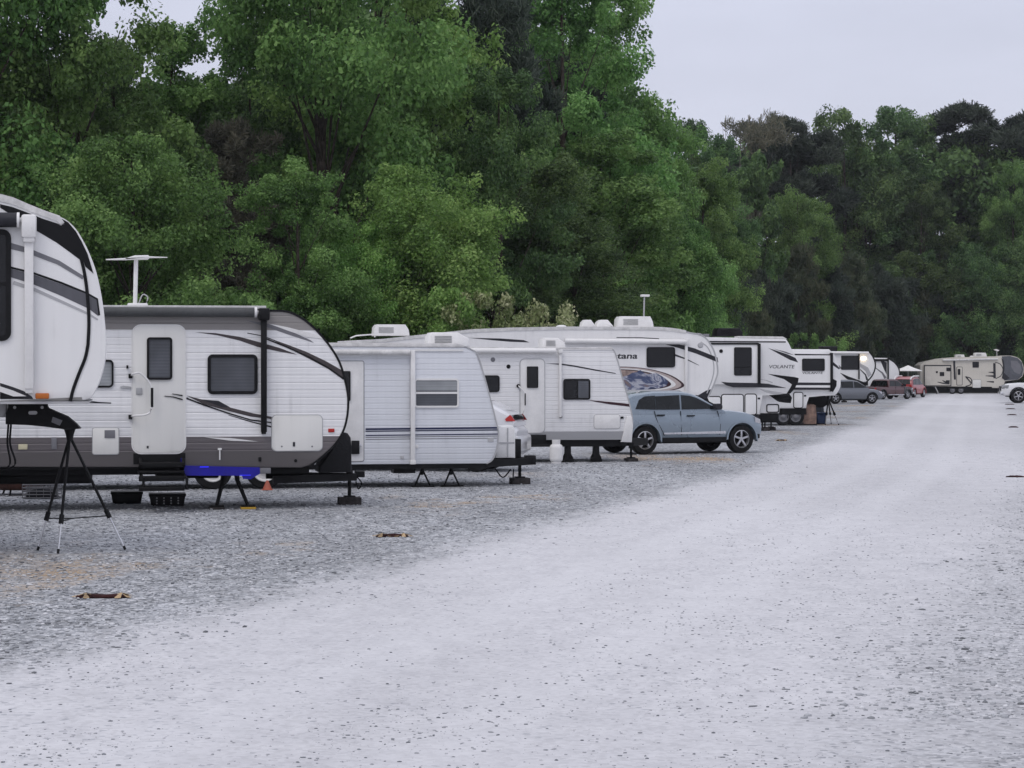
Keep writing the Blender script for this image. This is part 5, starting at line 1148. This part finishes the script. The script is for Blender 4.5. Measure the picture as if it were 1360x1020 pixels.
# loose stones near the camera: one mesh, stuff
def np_mesh(name, V, Fc, tint=None):
    me = bpy.data.meshes.new(name); nf, k = Fc.shape
    me.vertices.add(len(V)); me.vertices.foreach_set('co', V.astype(np.float32).ravel())
    me.loops.add(nf*k); me.loops.foreach_set('vertex_index', Fc.astype(np.int32).ravel())
    me.polygons.add(nf); me.polygons.foreach_set('loop_start', np.arange(0, nf*k, k, dtype=np.int32)); 
    try: me.polygons.foreach_set('loop_total', np.full(nf, k, dtype=np.int32))
    except Exception: pass
    if tint is not None:
        a = me.attributes.new('tint', 'FLOAT', 'POINT'); a.data.foreach_set('value', tint.astype(np.float32))
    me.update(calc_edges=True); return me
rs = np.random.RandomState(5)
def loose_stones(name, label, n, inroad, smin, smax, mat, d0=10, d1=48, pw=1.6):
    ico = bmesh.new(); bmesh.ops.create_icosphere(ico, subdivisions=1, radius=1); bv = np.array([v.co[:] for v in ico.verts]); bf = np.array([[v.index for v in f.verts] for f in ico.faces]); ico.free()
    P = []
    while len(P) < n:
        D = d0 + (d1-d0)*rs.rand()**pw; x = rs.uniform(-.245, .245)*D; u = x - xl_of(D) + rs.normal()*.5
        if inroad and (u < 0 or rs.rand() > .12+max(0, math.sin(x*2.1+math.sin(D*.7)*2)*math.sin(D*.83+x))**1.0+.25*(u > 3)): continue
        if (not inroad) and (0 < u < 6.6): continue
        P.append((x, D))
    V = []; Fc = []
    for k, (x, D) in enumerate(P):
        s = smin + (smax-smin)*rs.rand()**3; q = bv*(1+.25*rs.randn(len(bv), 1)*.6)*np.array([s*rs.uniform(.8, 1.5), s*rs.uniform(.7, 1.1), s*rs.uniform(.3, .55)])
        a = rs.rand()*6.28; ca, sa = math.cos(a), math.sin(a)
        q = np.stack([q[:, 0]*ca-q[:, 1]*sa+x, q[:, 0]*sa+q[:, 1]*ca+D, q[:, 2]+s*.12+.004], 1); V.append(q); Fc.append(bf+len(bv)*k)
    o = link_mesh(name, np_mesh(name, np.concatenate(V), np.concatenate(Fc)), mat); tag(o, label, 'stones', kind='stuff'); return o
def stone_mat(name, stops):
    m, nt, b = mat_new(name); g = nt.nodes.new('ShaderNodeNewGeometry'); c = ramp(nt, g.outputs['Random Per Island'], stops)
    nt.links.new(c, b.inputs['Base Color']); b.inputs['Roughness'].default_value = .9; return m
loose_stones('loose_stones', 'scattered grey stones lying loose on the pale road', 11000, True, .003, .014, stone_mat('road_stones', [(0, (.10, .11, .125)), (.5, (.24, .25, .27)), (1, (.45, .45, .47))]), 11, 70, 1.5)
loose_stones('loose_gravel', 'coarse loose grey gravel covering the parking sites', 30000, False, .009, .028, stone_mat('site_stones', [(0, (.11, .115, .125)), (.2, (.30, .31, .33)), (.75, (.46, .47, .49)), (1, (.64, .64, .66))]), 14, 60, 1.2)

# ------------------------------------------------------------------ trees
def leaf_mat(name, c0, c1, c2, trans=.35):
    m, nt, b = mat_new(name); nt.nodes.remove(b)
    g = nt.nodes.new('ShaderNodeNewGeometry'); at = nt.nodes.new('ShaderNodeAttribute'); at.attribute_name = 'tint'
    oi = nt.nodes.new('ShaderNodeObjectInfo')
    f = math_n(nt, 'ADD', math_n(nt, 'MULTIPLY', at.outputs['Fac'], .55), math_n(nt, 'MULTIPLY', g.outputs['Random Per Island'], .5))
    c = ramp(nt, f, [(.1, c0), (.5, c1), (.9, c2)])
    hs = nt.nodes.new('ShaderNodeHueSaturation'); nt.links.new(c, hs.inputs['Color'])
    nt.links.new(math_n(nt, 'MULTIPLY_ADD', oi.outputs['Random'], .022, c=.486), hs.inputs['Hue'])
    nt.links.new(math_n(nt, 'MULTIPLY_ADD', oi.outputs['Random'], .3, c=.85), hs.inputs['Value'])
    d = nt.nodes.new('ShaderNodeBsdfPrincipled'); t = nt.nodes.new('ShaderNodeBsdfTranslucent'); mx = nt.nodes.new('ShaderNodeMixShader')
    d.inputs['Roughness'].default_value = .55; d.inputs['Specular IOR Level'].default_value = .25
    mx.inputs[0].default_value = trans; nt.links.new(hs.outputs[0], d.inputs['Base Color']); nt.links.new(hs.outputs[0], t.inputs['Color'])
    nt.links.new(d.outputs[0], mx.inputs[1]); nt.links.new(t.outputs[0], mx.inputs[2]); nt.links.new(mx.outputs[0], nt.nodes['Material Output'].inputs[0])
    return m
LM = dict(
 mid=leaf_mat('leaf_mid_green', (.062, .132, .04), (.138, .27, .075), (.27, .44, .14), .45),
 bright=leaf_mat('leaf_fresh_green', (.105, .22, .055), (.20, .38, .10), (.35, .54, .17), .45),
 dark=leaf_mat('leaf_dark_green', (.042, .08, .03), (.082, .145, .05), (.16, .25, .08), .42),
 pine=leaf_mat('pine_needles', (.024, .037, .028), (.045, .064, .046), (.08, .10, .07), .22),
 brown=leaf_mat('dead_pine_needles', (.07, .075, .052), (.115, .115, .082), (.17, .16, .11), .25),
 olive=leaf_mat('young_pine_needles', (.035, .052, .03), (.065, .088, .046), (.11, .118, .066), .22),
 far=leaf_mat('leaf_cool_green', (.042, .088, .036), (.095, .178, .064), (.19, .31, .105), .42),
 pale=leaf_mat('pale_blossom', (.12, .18, .06), (.27, .33, .14), (.48, .50, .3), .3),
)
bark = plain('bark', (.075, .06, .05), .95, var=.5, nscale=6, bump=.03)
barkp = plain('grey_bark', (.16, .14, .125), .95, var=.4, nscale=6, bump=.03)
def leaves(C, r, n, size, rs, needle=False, squash=.75, up=.5):
    """C clump centres (k,3), r radii, n leaves per clump -> quads (verts, faces, tint)"""
    k = len(C); tot = k*n
    ci = np.repeat(np.arange(k), n)
    d = rs.randn(tot, 3); d /= np.linalg.norm(d, axis=1)[:, None]
    rad = r[ci]*rs.rand(tot)**.42; p = C[ci] + d*rad[:, None]*np.array([1, 1, squash])
    # droop at the rim
    p[:, 2] -= .18*rad*(np.hypot(d[:, 0], d[:, 1]))**2
    nrm = d*.6 + rs.randn(tot, 3)*.55 + np.array([0, 0, up]); nrm /= np.linalg.norm(nrm, axis=1)[:, None]
    a = np.cross(nrm, rs.randn(tot, 3)); a /= np.linalg.norm(a, axis=1)[:, None]; b_ = np.cross(nrm, a)
    s = size*(.6+.8*rs.rand(tot))[:, None]
    if needle:
        a = d*.7 + rs.randn(tot, 3)*.5 + np.array([0, 0, .35]); a /= np.linalg.norm(a, axis=1)[:, None]; b_ = np.cross(a, rs.randn(tot, 3)); b_ /= np.linalg.norm(b_, axis=1)[:, None]
        q = np.stack([p-a*s*.9-b_*s*.12, p-a*s*.9+b_*s*.12, p+a*s*1.1+b_*s*.10, p+a*s*1.1-b_*s*.10], 1)
    else:
        q = np.stack([p-a*s, p-b_*s*.62+a*s*.1, p+a*s*.95+nrm*s*.15, p+b_*s*.62+a*s*.1], 1)
    tc = rs.rand(k); tint = np.repeat(tc[ci], 4)
    return q.reshape(-1, 3), np.arange(tot*4).reshape(-1, 4), tint
def trunk_mesh(name, H, r0, tips, rs, nb=14, lean=0, twigs=True):
    mb = MB(); pts = []; rr = []
    n = 9; ph = rs.rand()*6
    for i in range(n+1):
        t = i/n; pts.append((math.sin(t*4+ph)*.25*t*H/20+lean*t, math.cos(t*3+ph)*.25*t*H/20, t*H*.93 - .2*(i == 0))); rr.append(r0*(1-t*.88)*(1.35 if i == 0 else 1))
    mb.tube(pts, rr, 8)
    idx = rs.permutation(len(tips))[:nb]
    for j in idx:
        tp = tips[j]; zb = max(.12*H, tp[2]-.22*H-rs.rand()*.08*H); t = min(zb/(H*.93), .95); k = t*n; i0 = int(k); f = k-i0
        b0 = Vector(pts[i0]).lerp(Vector(pts[min(i0+1, n)]), f); e = Vector(tp); md = b0.lerp(e, .5); md.z -= .04*H*rs.rand()-.01*H
        rb = r0*(1-t*.88)*.42
        mb.tube(catmull([b0, md, e], 3), [rb*(1-.82*q/6) for q in range(7)], 5)
    return mb.mesh(name)
def envelope(kind, t):
    if kind == 'tall':  return (.66+.34*math.sin(math.pi*min(1, t)**1.1))*(1 if t < .62 else max(.02, math.cos((t-.62)/.38*math.pi/2))**.45)
    if kind == 'round': return max(.05, math.sin(math.pi*(t*.92+.06)))**.6
    if kind == 'cone':  return max(.05, (1-t)**.75*(.75+.25*min(1, t*6)))
    if kind == 'top':   return max(.05, math.sin(math.pi*max(0, (t-.0))**1.0*.96+.06))**.55
    return 1
def make_tree_meshes(seed, kind, H=20., Rw=5., nc=150, rl=(.75, 1.5), nleaf=170, size=.10, base=.04, needle=False, squash=.72, r0=.3, up=.5, lean=0, nb=16, gaps=.25):
    rs = np.random.RandomState(seed); C = []; Bo = []
    ang = rs.rand(5)*6.28; amp = rs.uniform(.06, .22, 5); per = 7; nb_ = max(6, nc//per); tries = 0
    while len(Bo) < nb_ and tries < 20000:
        tries += 1
        t = rs.rand(); z = base + (1-base)*t; e = envelope(kind, t)
        if rs.rand() > (e+.15): continue
        a = rs.rand()*6.28; wob = 1+sum(amp[i]*math.sin((i+1)*a+ang[i]+z*5*(i+1)) for i in range(5))
        rad = Rw*e*wob*(rs.rand()**.4)*.86
        p = np.array((rad*math.cos(a)+lean*z, rad*math.sin(a), z*H - .12*rad*(1 if kind != 'cone' else 1.6)))
        if any(np.linalg.norm((p-q)*np.array([1, 1, 1.3])) < 1.15*(rl[0]+rl[1])/2 for q in Bo): 
            if tries < 6000: continue
        Bo.append(p)
    for p in Bo:                                   # each bough: a drooping, flattened spray of clumps leaning outwards
        out_ = np.array([p[0], p[1], 0]); n_ = np.linalg.norm(out_)+1e-6; out_ = out_/n_; br = rs.uniform(1.0, 1.9)*(rl[0]+rl[1])/2
        for _ in range(per):
            d = rs.randn(3)*np.array([.75, .75, .38])*br; k_ = d@out_
            C.append(p + d + out_*.25*br - np.array([0, 0, .28*max(0, k_)]))
    tp = max(c[2] for c in C); C += [np.array((rs.randn()*1.7, rs.randn()*1.7, tp-.9-rs.rand()*2.6)) for _ in range(12)]
    C = np.array(C); C = C[C[:, 2] > .3]
    C[:, 2] = np.minimum(C[:, 2], H-.3)
    dd = np.linalg.norm(C[:, None]-C[None], axis=2); near = (dd < 1.9).sum(1) - 1; C = C[near >= 3]
    r = rs.uniform(rl[0], rl[1], len(C))*(1 if kind != 'cone' else 1)
    r *= np.where(C[:, 2] > .9*H, .85, 1)
    V, Fc, ti = leaves(C, r, nleaf, size, rs, needle, squash, up)
    # sprigs sticking out of the outline
    k = len(C)//2; j = rs.permutation(len(C))[:k]; dirn = C[j]*np.array([1, 1, 0]); dl = np.linalg.norm(dirn, axis=1)[:, None]+1e-6
    C2 = C[j] + dirn/dl*(r[j][:, None]*.9) + np.array([0, 0, .5])*r[j][:, None]*rs.rand(k, 1)
    V2, F2, t2 = leaves(C2, r[j]*.45, max(20, nleaf//4), size, rs, needle, 1, up)
    V = np.concatenate([V, V2]); Fc = np.concatenate([Fc, F2+len(ti)]); ti = np.concatenate([ti, t2])
    mxz = V[:, 2].max(); V[:, 2] *= H/mxz; V = V[:]; V[:, 2] = np.maximum(V[:, 2], .02)
    return trunk_mesh('trunk', H, r0, np.array([p for p in Bo if (np.linalg.norm(C-p, axis=1) < 1.2).any()]), rs, nb if kind == 'cone' else 99, lean), (V, Fc, ti), H, Rw
LIB = {}
def lib(key, **kw):
    t, (V, Fc, ti), H, Rw = make_tree_meshes(**kw); LIB[key] = (t, V, Fc, ti, H, Rw, {})
lib('t1', seed=1, kind='tall', H=20, Rw=4.6, nc=300, nleaf=330)
lib('t2', seed=2, kind='tall', H=20, Rw=4.8, nc=290, nleaf=330, rl=(.6, 1.35))
lib('t3', seed=3, kind='round', H=14, Rw=4.6, nc=240, nleaf=380, size=.092)
lib('t4', seed=4, kind='tall', H=20, Rw=3.6, nc=220, nleaf=280, rl=(.6, 1.15), size=.105)
lib('t5', seed=15, kind='round', H=18, Rw=5.6, nc=230, nleaf=240, rl=(.6, 1.15), size=.105, base=.1, gaps=.5)
lib('p1', seed=5, kind='top', H=24, Rw=3.8, nc=120, nleaf=330, rl=(.7, 1.2), size=.26, needle=True, base=.45, r0=.28)
lib('p2', seed=6, kind='tall', H=20, Rw=3.6, nc=210, nleaf=280, rl=(.6, 1.15), size=.24, needle=True, base=.1, r0=.28)
lib('y1', seed=7, kind='cone', H=11, Rw=3.2, nc=150, nleaf=240, rl=(.5, .95), size=.22, needle=True, base=.02, r0=.16)
lib('y2', seed=8, kind='round', H=10, Rw=3.2, nc=150, nleaf=240, rl=(.5, .95), size=.22, needle=True, base=.02, r0=.16)
lib('b1', seed=9, kind='round', H=5, Rw=3.0, nc=90, nleaf=260, rl=(.4, .75), size=.085, base=.02, r0=.08)
lib('v1', seed=10, kind='tall', H=14, Rw=1.5, nc=110, nleaf=220, rl=(.45, .75), size=.12, base=.05, r0=.2)
lib('s1', seed=11, kind='top', H=20, Rw=3.4, nc=40, nleaf=60, rl=(.5, 1.1), size=.26, needle=True, base=.5, r0=.26, nb=36)
crown_cache = {}
def tree(key, lm, px, D, topy, label, wpx=None, name='tree', cat='tree', group='trees along the forest edge', rot=0, bk=None):
    t, V, Fc, ti, H, Rw, _ = LIB[key]; ck = (key, lm)
    if ck not in crown_cache:
        me = np_mesh('crown', V, Fc, ti); me.materials.append(LM[lm]); crown_cache[ck] = me
        tm = t.copy(); tm.materials.append(bk or bark); [setattr(p, 'use_smooth', True) for p in tm.polygons]; crown_cache[ck+('t',)] = tm
    h = top_h(topy, D); sz = h/H; sx = max((wpx/F*D/2)/(Rw*1.12), sz*(.76 if key in ('t1', 't2', 't3', 't5') else .62)) if wpx else sz
    r = empty(name, (px_at(px, D), D, 0), R(rot)); r.scale = (sx, sx, sz); tag(r, label, cat, group)
    link_mesh('trunk', crown_cache[ck+('t',)], None, r); link_mesh('crown', crown_cache[ck], None, r)
    return r
L_ = 'tree'
T = tree
# nearest wall of hardwoods, left to right (photo column, distance, top row)
T('t1', 'mid', -40, 80, -330, 'tall mid green hardwood at the left edge behind the biggest trailer', 300, rot=20)
T('t2', 'mid', 95, 84, -220, 'tall mid green hardwood second from the left edge, crown past the top of the picture', 250, rot=70)
T('t5', 'dark', 150, 92, 45, 'dark thin-crowned tree at the sky gap near the upper left corner', 170, rot=200)
T('t3', 'mid', 175, 74, 175, 'broad lower hardwood behind the roof antenna of the rounded trailer', 270, rot=120)
T('t4', 'mid', 225, 94, 22, 'slender green tree just left of the upper sky gap', 210, rot=10)
T('p2', 'brown', 310, 88, 150, 'brownish grey pine between the antenna tree and the tall light green tree', 150, name='pine_tree', cat='pine tree', rot=40)
T('t4', 'dark', 335, 100, 20, 'narrow dark tree below the right end of the upper sky gap', 160, rot=100)
T('t1', 'mid', 425, 90, -260, 'very tall light green hardwood left of centre, crown past the top of the picture', 250, rot=200)
T('t2', 'mid', 395, 79, 200, 'shrubby green hardwood behind the nose of the rounded trailer', 190, rot=260)
T('t2', 'bright', 505, 98, -220, 'tall leafy tree right behind the bright green tree in the centre', 230, rot=150)
T('t3', 'bright', 545, 83, 215, 'bright green broad tree standing forward above the small white trailer', 250, rot=30)
T('t3', 'bright', 470, 82, 290, 'low bright green tree left of the broad bright one, above the rounded nose', 170, rot=300)
T('p2', 'pine', 625, 104, -220, 'dark pine in the centre with its crown past the top of the picture', 180, name='pine_tree', cat='pine tree', rot=0)
T('t4', 'dark', 665, 92, 80, 'dark ivy covered tree in front of the central dark pine', 150, rot=60)
T('t1', 'dark', 700, 98, 190, 'dark green tree behind the long mural trailer roof, left part', 220, rot=310)
T('t2', 'mid', 748, 112, -90, 'tall pale green hardwood right of the central dark pine', 190, rot=240)
T('p1', 'pine', 745, 118, 60, 'dark pine showing between two tall light green trees right of centre', 120, name='pine_tree', cat='pine tree', rot=90)
T('t5', 'mid', 792, 122, -25, 'tall open-branched hardwood whose right side stands against the sky', 120, rot=250)
T('t4', 'mid', 800, 108, 170, 'mid green tree behind the roof air conditioner of the mural trailer', 190, rot=180)
T('t2', 'mid', 858, 126, 120, 'mid green tree at the right end of the tall near trees', 150, rot=75)
T('t1', 'dark', 760, 97, 290, 'low dark green tree above the white roof vents', 200, rot=130)
T('t3', 'mid', 905, 128, 290, 'rounded green tree above the black air conditioner', 120, rot=210)
T('b1', 'pale', 664, 79, 384, 'pale blossoming bush above the roofs in the centre', 150, name='bush', cat='bush', group='bushes at the forest edge', rot=15)
T('b1', 'bright', 590, 80, 378, 'yellowish green bush left of the pale blossoming bush', 130, name='bush', cat='bush', group='bushes at the forest edge', rot=115)
T('t2', 'mid', 935, 150, 205, 'mid green hardwood where the near trees drop to the lower far ones', 90, rot=140)
# the far, lower stand on the right
T('t4', 'far', 918, 205, 152, 'small light green crown peeping out left of the bare-branched tree', 90, rot=0)
T('t4', 'far', 952, 200, 172, 'light green tree just left of the bare-branched pine', 80, rot=50)
T('s1', 'brown', 985, 205, 146, 'half dead grey pine with bare branches on the skyline', 110, name='pine_tree', cat='pine tree', rot=10, bk=barkp)
T('p1', 'pine', 962, 225, 185, 'dark pine crown behind the bare-branched tree, left side', 90, name='pine_tree', cat='pine tree', rot=60)
T('p1', 'pine', 1050, 228, 148, 'dark round-topped pine right of the bare-branched tree', 140, name='pine_tree', cat='pine tree', rot=200)
T('p2', 'pine', 1025, 235, 165, 'dark pine behind the vine covered snag', 110, name='pine_tree', cat='pine tree', rot=20)
T('v1', 'dark', 1005, 190, 196, 'vine covered snag standing dark and narrow below the skyline', 40, name='vine_covered_tree', rot=0)
T('t5', 'far', 1120, 247, 140, 'light green hardwood at the middle of the far skyline', 150, rot=170)
T('t4', 'far', 1185, 250, 135, 'tallest leafy hardwood of the far skyline, left of the right-hand pines', 140, rot=290)
T('t5', 'far', 1240, 258, 148, 'thin-leaved hardwood with sky showing through, left of the right-hand pines', 120, rot=80)
T('p1', 'pine', 1310, 256, 128, 'tallest dark pine near the right edge', 180, name='pine_tree', cat='pine tree', rot=140)
T('p1', 'pine', 1362, 258, 150, 'dark pine cut by the right edge', 150, name='pine_tree', cat='pine tree', rot=250)
T('p2', 'pine', 1275, 262, 170, 'dark pine left of the tallest right-hand pine', 110, name='pine_tree', cat='pine tree', rot=320)
T('t1', 'mid', 1060, 212, 245, 'lighter green tree below the round-topped pine', 120, rot=15)
T('t1', 'far', 1150, 247, 250, 'mid green tree in the middle of the right-hand wood', 150, rot=95)
T('t2', 'dark', 1225, 246, 235, 'dark green tree in the middle of the right-hand wood, right of the mid green one', 120, rot=190)
T('t4', 'mid', 1345, 246, 210, 'light green slim tree near the right edge below the pines', 80, rot=280)
T('t3', 'far', 1290, 244, 320, 'rounded green tree above the cream trailer, right part', 110, rot=33)
T('t3', 'far', 1380, 244, 300, 'green tree cut by the right edge above the white pickup', 110, rot=133)
T('t2', 'far', 975, 185, 270, 'green tree left of the vine covered snag, above the framed slide-out trailer', 90, rot=133)
yl = [(950, 172, 345, 'y2'), (985, 176, 340, 'y1'), (1022, 180, 352, 'y2'), (1060, 196, 318, 'y1'), (1098, 214, 350, 'y2'), (1135, 218, 330, 'y1'), (1172, 226, 345, 'y2'), (1208, 245, 338, 'y1'), (1245, 246, 360, 'y2'), (1282, 246, 345, 'y1'), (1320, 246, 362, 'y2'), (1355, 246, 350, 'y1'), (1385, 246, 360, 'y2')]
yn = ['leftmost young pine of the low dark row on the right', 'second young pine from the left in the low dark row', 'young pine above the framed slide-out trailer, third of the low dark row', 'young pine above the smaller black swoosh trailer, highest of its row', 'young pine above the trailer with the lit lamp', 'young pine above the grey car', 'young pine above the dark red pickup', 'young pine above the white umbrella', 'young pine above the left end of the cream trailer', 'young pine above the roof units of the cream trailer', 'young pine above the roof antenna of the cream trailer', 'young pine above the grey cap of the cream trailer', 'last young pine of the low dark row, cut by the right edge']
for (px, D, ty, k), lb in zip(yl, yn):
    T(k, 'olive' if k == 'y1' else 'pine', px, D, ty, lb, 95 if k == 'y2' else 85, name='young_pine', cat='pine tree', group='young pines in the low row', rot=px*7 % 360)
T('b1', 'mid', 1078, 178, 440, 'light green bush above the roof of the smaller black swoosh trailer', 70, name='bush', cat='bush', group='bushes at the forest edge', rot=0)
T('b1', 'far', 1150, 226, 452, 'light green bush above the trailer with the lit lamp', 60, name='bush', cat='bush', group='bushes at the forest edge', rot=200)
T('b1', 'mid', 850, 118, 440, 'green bush behind the roof unit of the mural trailer', 120, name='bush', cat='bush', group='bushes at the forest edge', rot=100)
T('b1', 'mid', 330, 74, 385, 'green bush above the awning end of the rounded trailer', 170, name='bush', cat='bush', group='bushes at the forest edge', rot=300)
# the wood behind reads as one mass
rs = np.random.RandomState(77); C = []; 
def wall(p0, p1, n, topf, depth=12, zmin=.2):
    for _ in range(n):
        t = rs.rand(); px = p0[0]+(p1[0]-p0[0])*t; D = p0[1]+(p1[1]-p0[1])*t + rs.rand()*depth; h = top_h(topf(px), D)
        C.append((px_at(px, D), D, zmin + (h-zmin)*rs.rand()**.8, D))
wall((-60, 100), (640, 118), 900, lambda p: 110 if p < 100 else (130 if p < 360 else 20))
wall((560, 118), (880, 150), 420, lambda p: 60 if p < 800 else 60+(p-800)*1.4)
wall((820, 160), (1000, 245), 260, lambda p: 215)
wall((940, 250), (1420, 250), 700, lambda p: 205)
C = np.array(C); r = rs.uniform(1.0, 2.0, len(C))*np.where(C[:, 3] > 155, 1.5, 1)
V, Fc, ti = leaves(C[:, :3], r, 110, .34, rs, False, .8, .4)
o = link_mesh('woodland', np_mesh('woodland', V, Fc, ti), LM['dark']); tag(o, 'dense dark wood filling in behind the front trees', 'woodland', kind='stuff')

# thin haze volume over the whole lot, added to lift dark tree tones
hz, nth, pb = mat_new('tone_lifting_haze'); nth.nodes.remove(pb); pv = nth.nodes.new('ShaderNodeVolumePrincipled')
pv.inputs['Color'].default_value = (.9, .92, 1, 1); pv.inputs['Density'].default_value = .00013; pv.inputs['Anisotropy'].default_value = .1
nth.links.new(pv.outputs[0], nth.nodes['Material Output'].inputs['Volume'])
ho = MB().box(-270, 340, -70, 630, -1, 62).build('haze', hz, None, None); tag(ho, 'thin pale haze added to lift the dark tones', 'haze', kind='stuff')
# ------------------------------------------------------------------ light, sky, camera
SUN_EL, SUN_AZ = 55, 150
w = bpy.data.worlds.new('World'); scn.world = w; w.use_nodes = True; nt = w.node_tree; bg = nt.nodes['Background']
sky = nt.nodes.new('ShaderNodeTexSky'); sky.sky_type = 'NISHITA'; sky.sun_disc = False; sky.sun_elevation = R(SUN_EL); sky.sun_rotation = R(SUN_AZ); sky.dust_density = 4; sky.air_density = 1
tc = nt.nodes.new('ShaderNodeTexCoord'); sp_ = nt.nodes.new('ShaderNodeSeparateXYZ'); nt.links.new(tc.outputs['Generated'], sp_.inputs[0])
el = math_n(nt, 'MAXIMUM', sp_.outputs[2], 0)
cl = noise(nt, 5, 5, scaled(nt, tc.outputs['Generated'], (1, 1, 4)))
base = ramp(nt, el, [(0, (7.3, 7.5, 8.8)), (.18, (7.0, 7.25, 8.7)), (.45, (8.6, 8.8, 10.1)), (1, (11.5, 11.7, 13))])
cf = ramp(nt, cl, [(.3, .94), (.7, 1.05)])
base = mixc(nt, 1, base, cf, 'MULTIPLY')
mixed = mixc(nt, .12, base, sky.outputs[0])
nt.links.new(mixed, bg.inputs['Color']); bg.inputs['Strength'].default_value = .1
sl = bpy.data.lights.new('sun', 'SUN'); sl.energy = .7; sl.angle = R(25); sl.color = (1, .96, .9)
so = bpy.data.objects.new('sun', sl); COL.objects.link(so)
# sun behind the camera's left shoulder
dirv = Vector((-.45, -.75, 0)).normalized()*math.cos(R(SUN_EL)) + Vector((0, 0, math.sin(R(SUN_EL))))
so.rotation_euler = dirv.to_track_quat('Z', 'Y').to_euler(); so.location = (0, 0, 50)
sky.sun_rotation = math.atan2(dirv.x, dirv.y)
cam = bpy.data.cameras.new('camera'); co = bpy.data.objects.new('camera', cam); COL.objects.link(co); scn.camera = co
cam.sensor_width = 36; cam.lens = 36*F/1360; cam.clip_end = 2000; cam.clip_start = .5
co.location = (0, 0, CH); co.rotation_euler = (R(90), 0, 0); cam.shift_y = -(510-HY)/1360
scn.view_settings.view_transform = 'Standard'; scn.view_settings.look = 'None'; scn.view_settings.exposure = 0; scn.view_settings.gamma = 1
scn.cycles.max_bounces = 6; scn.cycles.diffuse_bounces = 3; scn.cycles.glossy_bounces = 3; scn.cycles.transmission_bounces = 3; scn.cycles.use_denoising = True
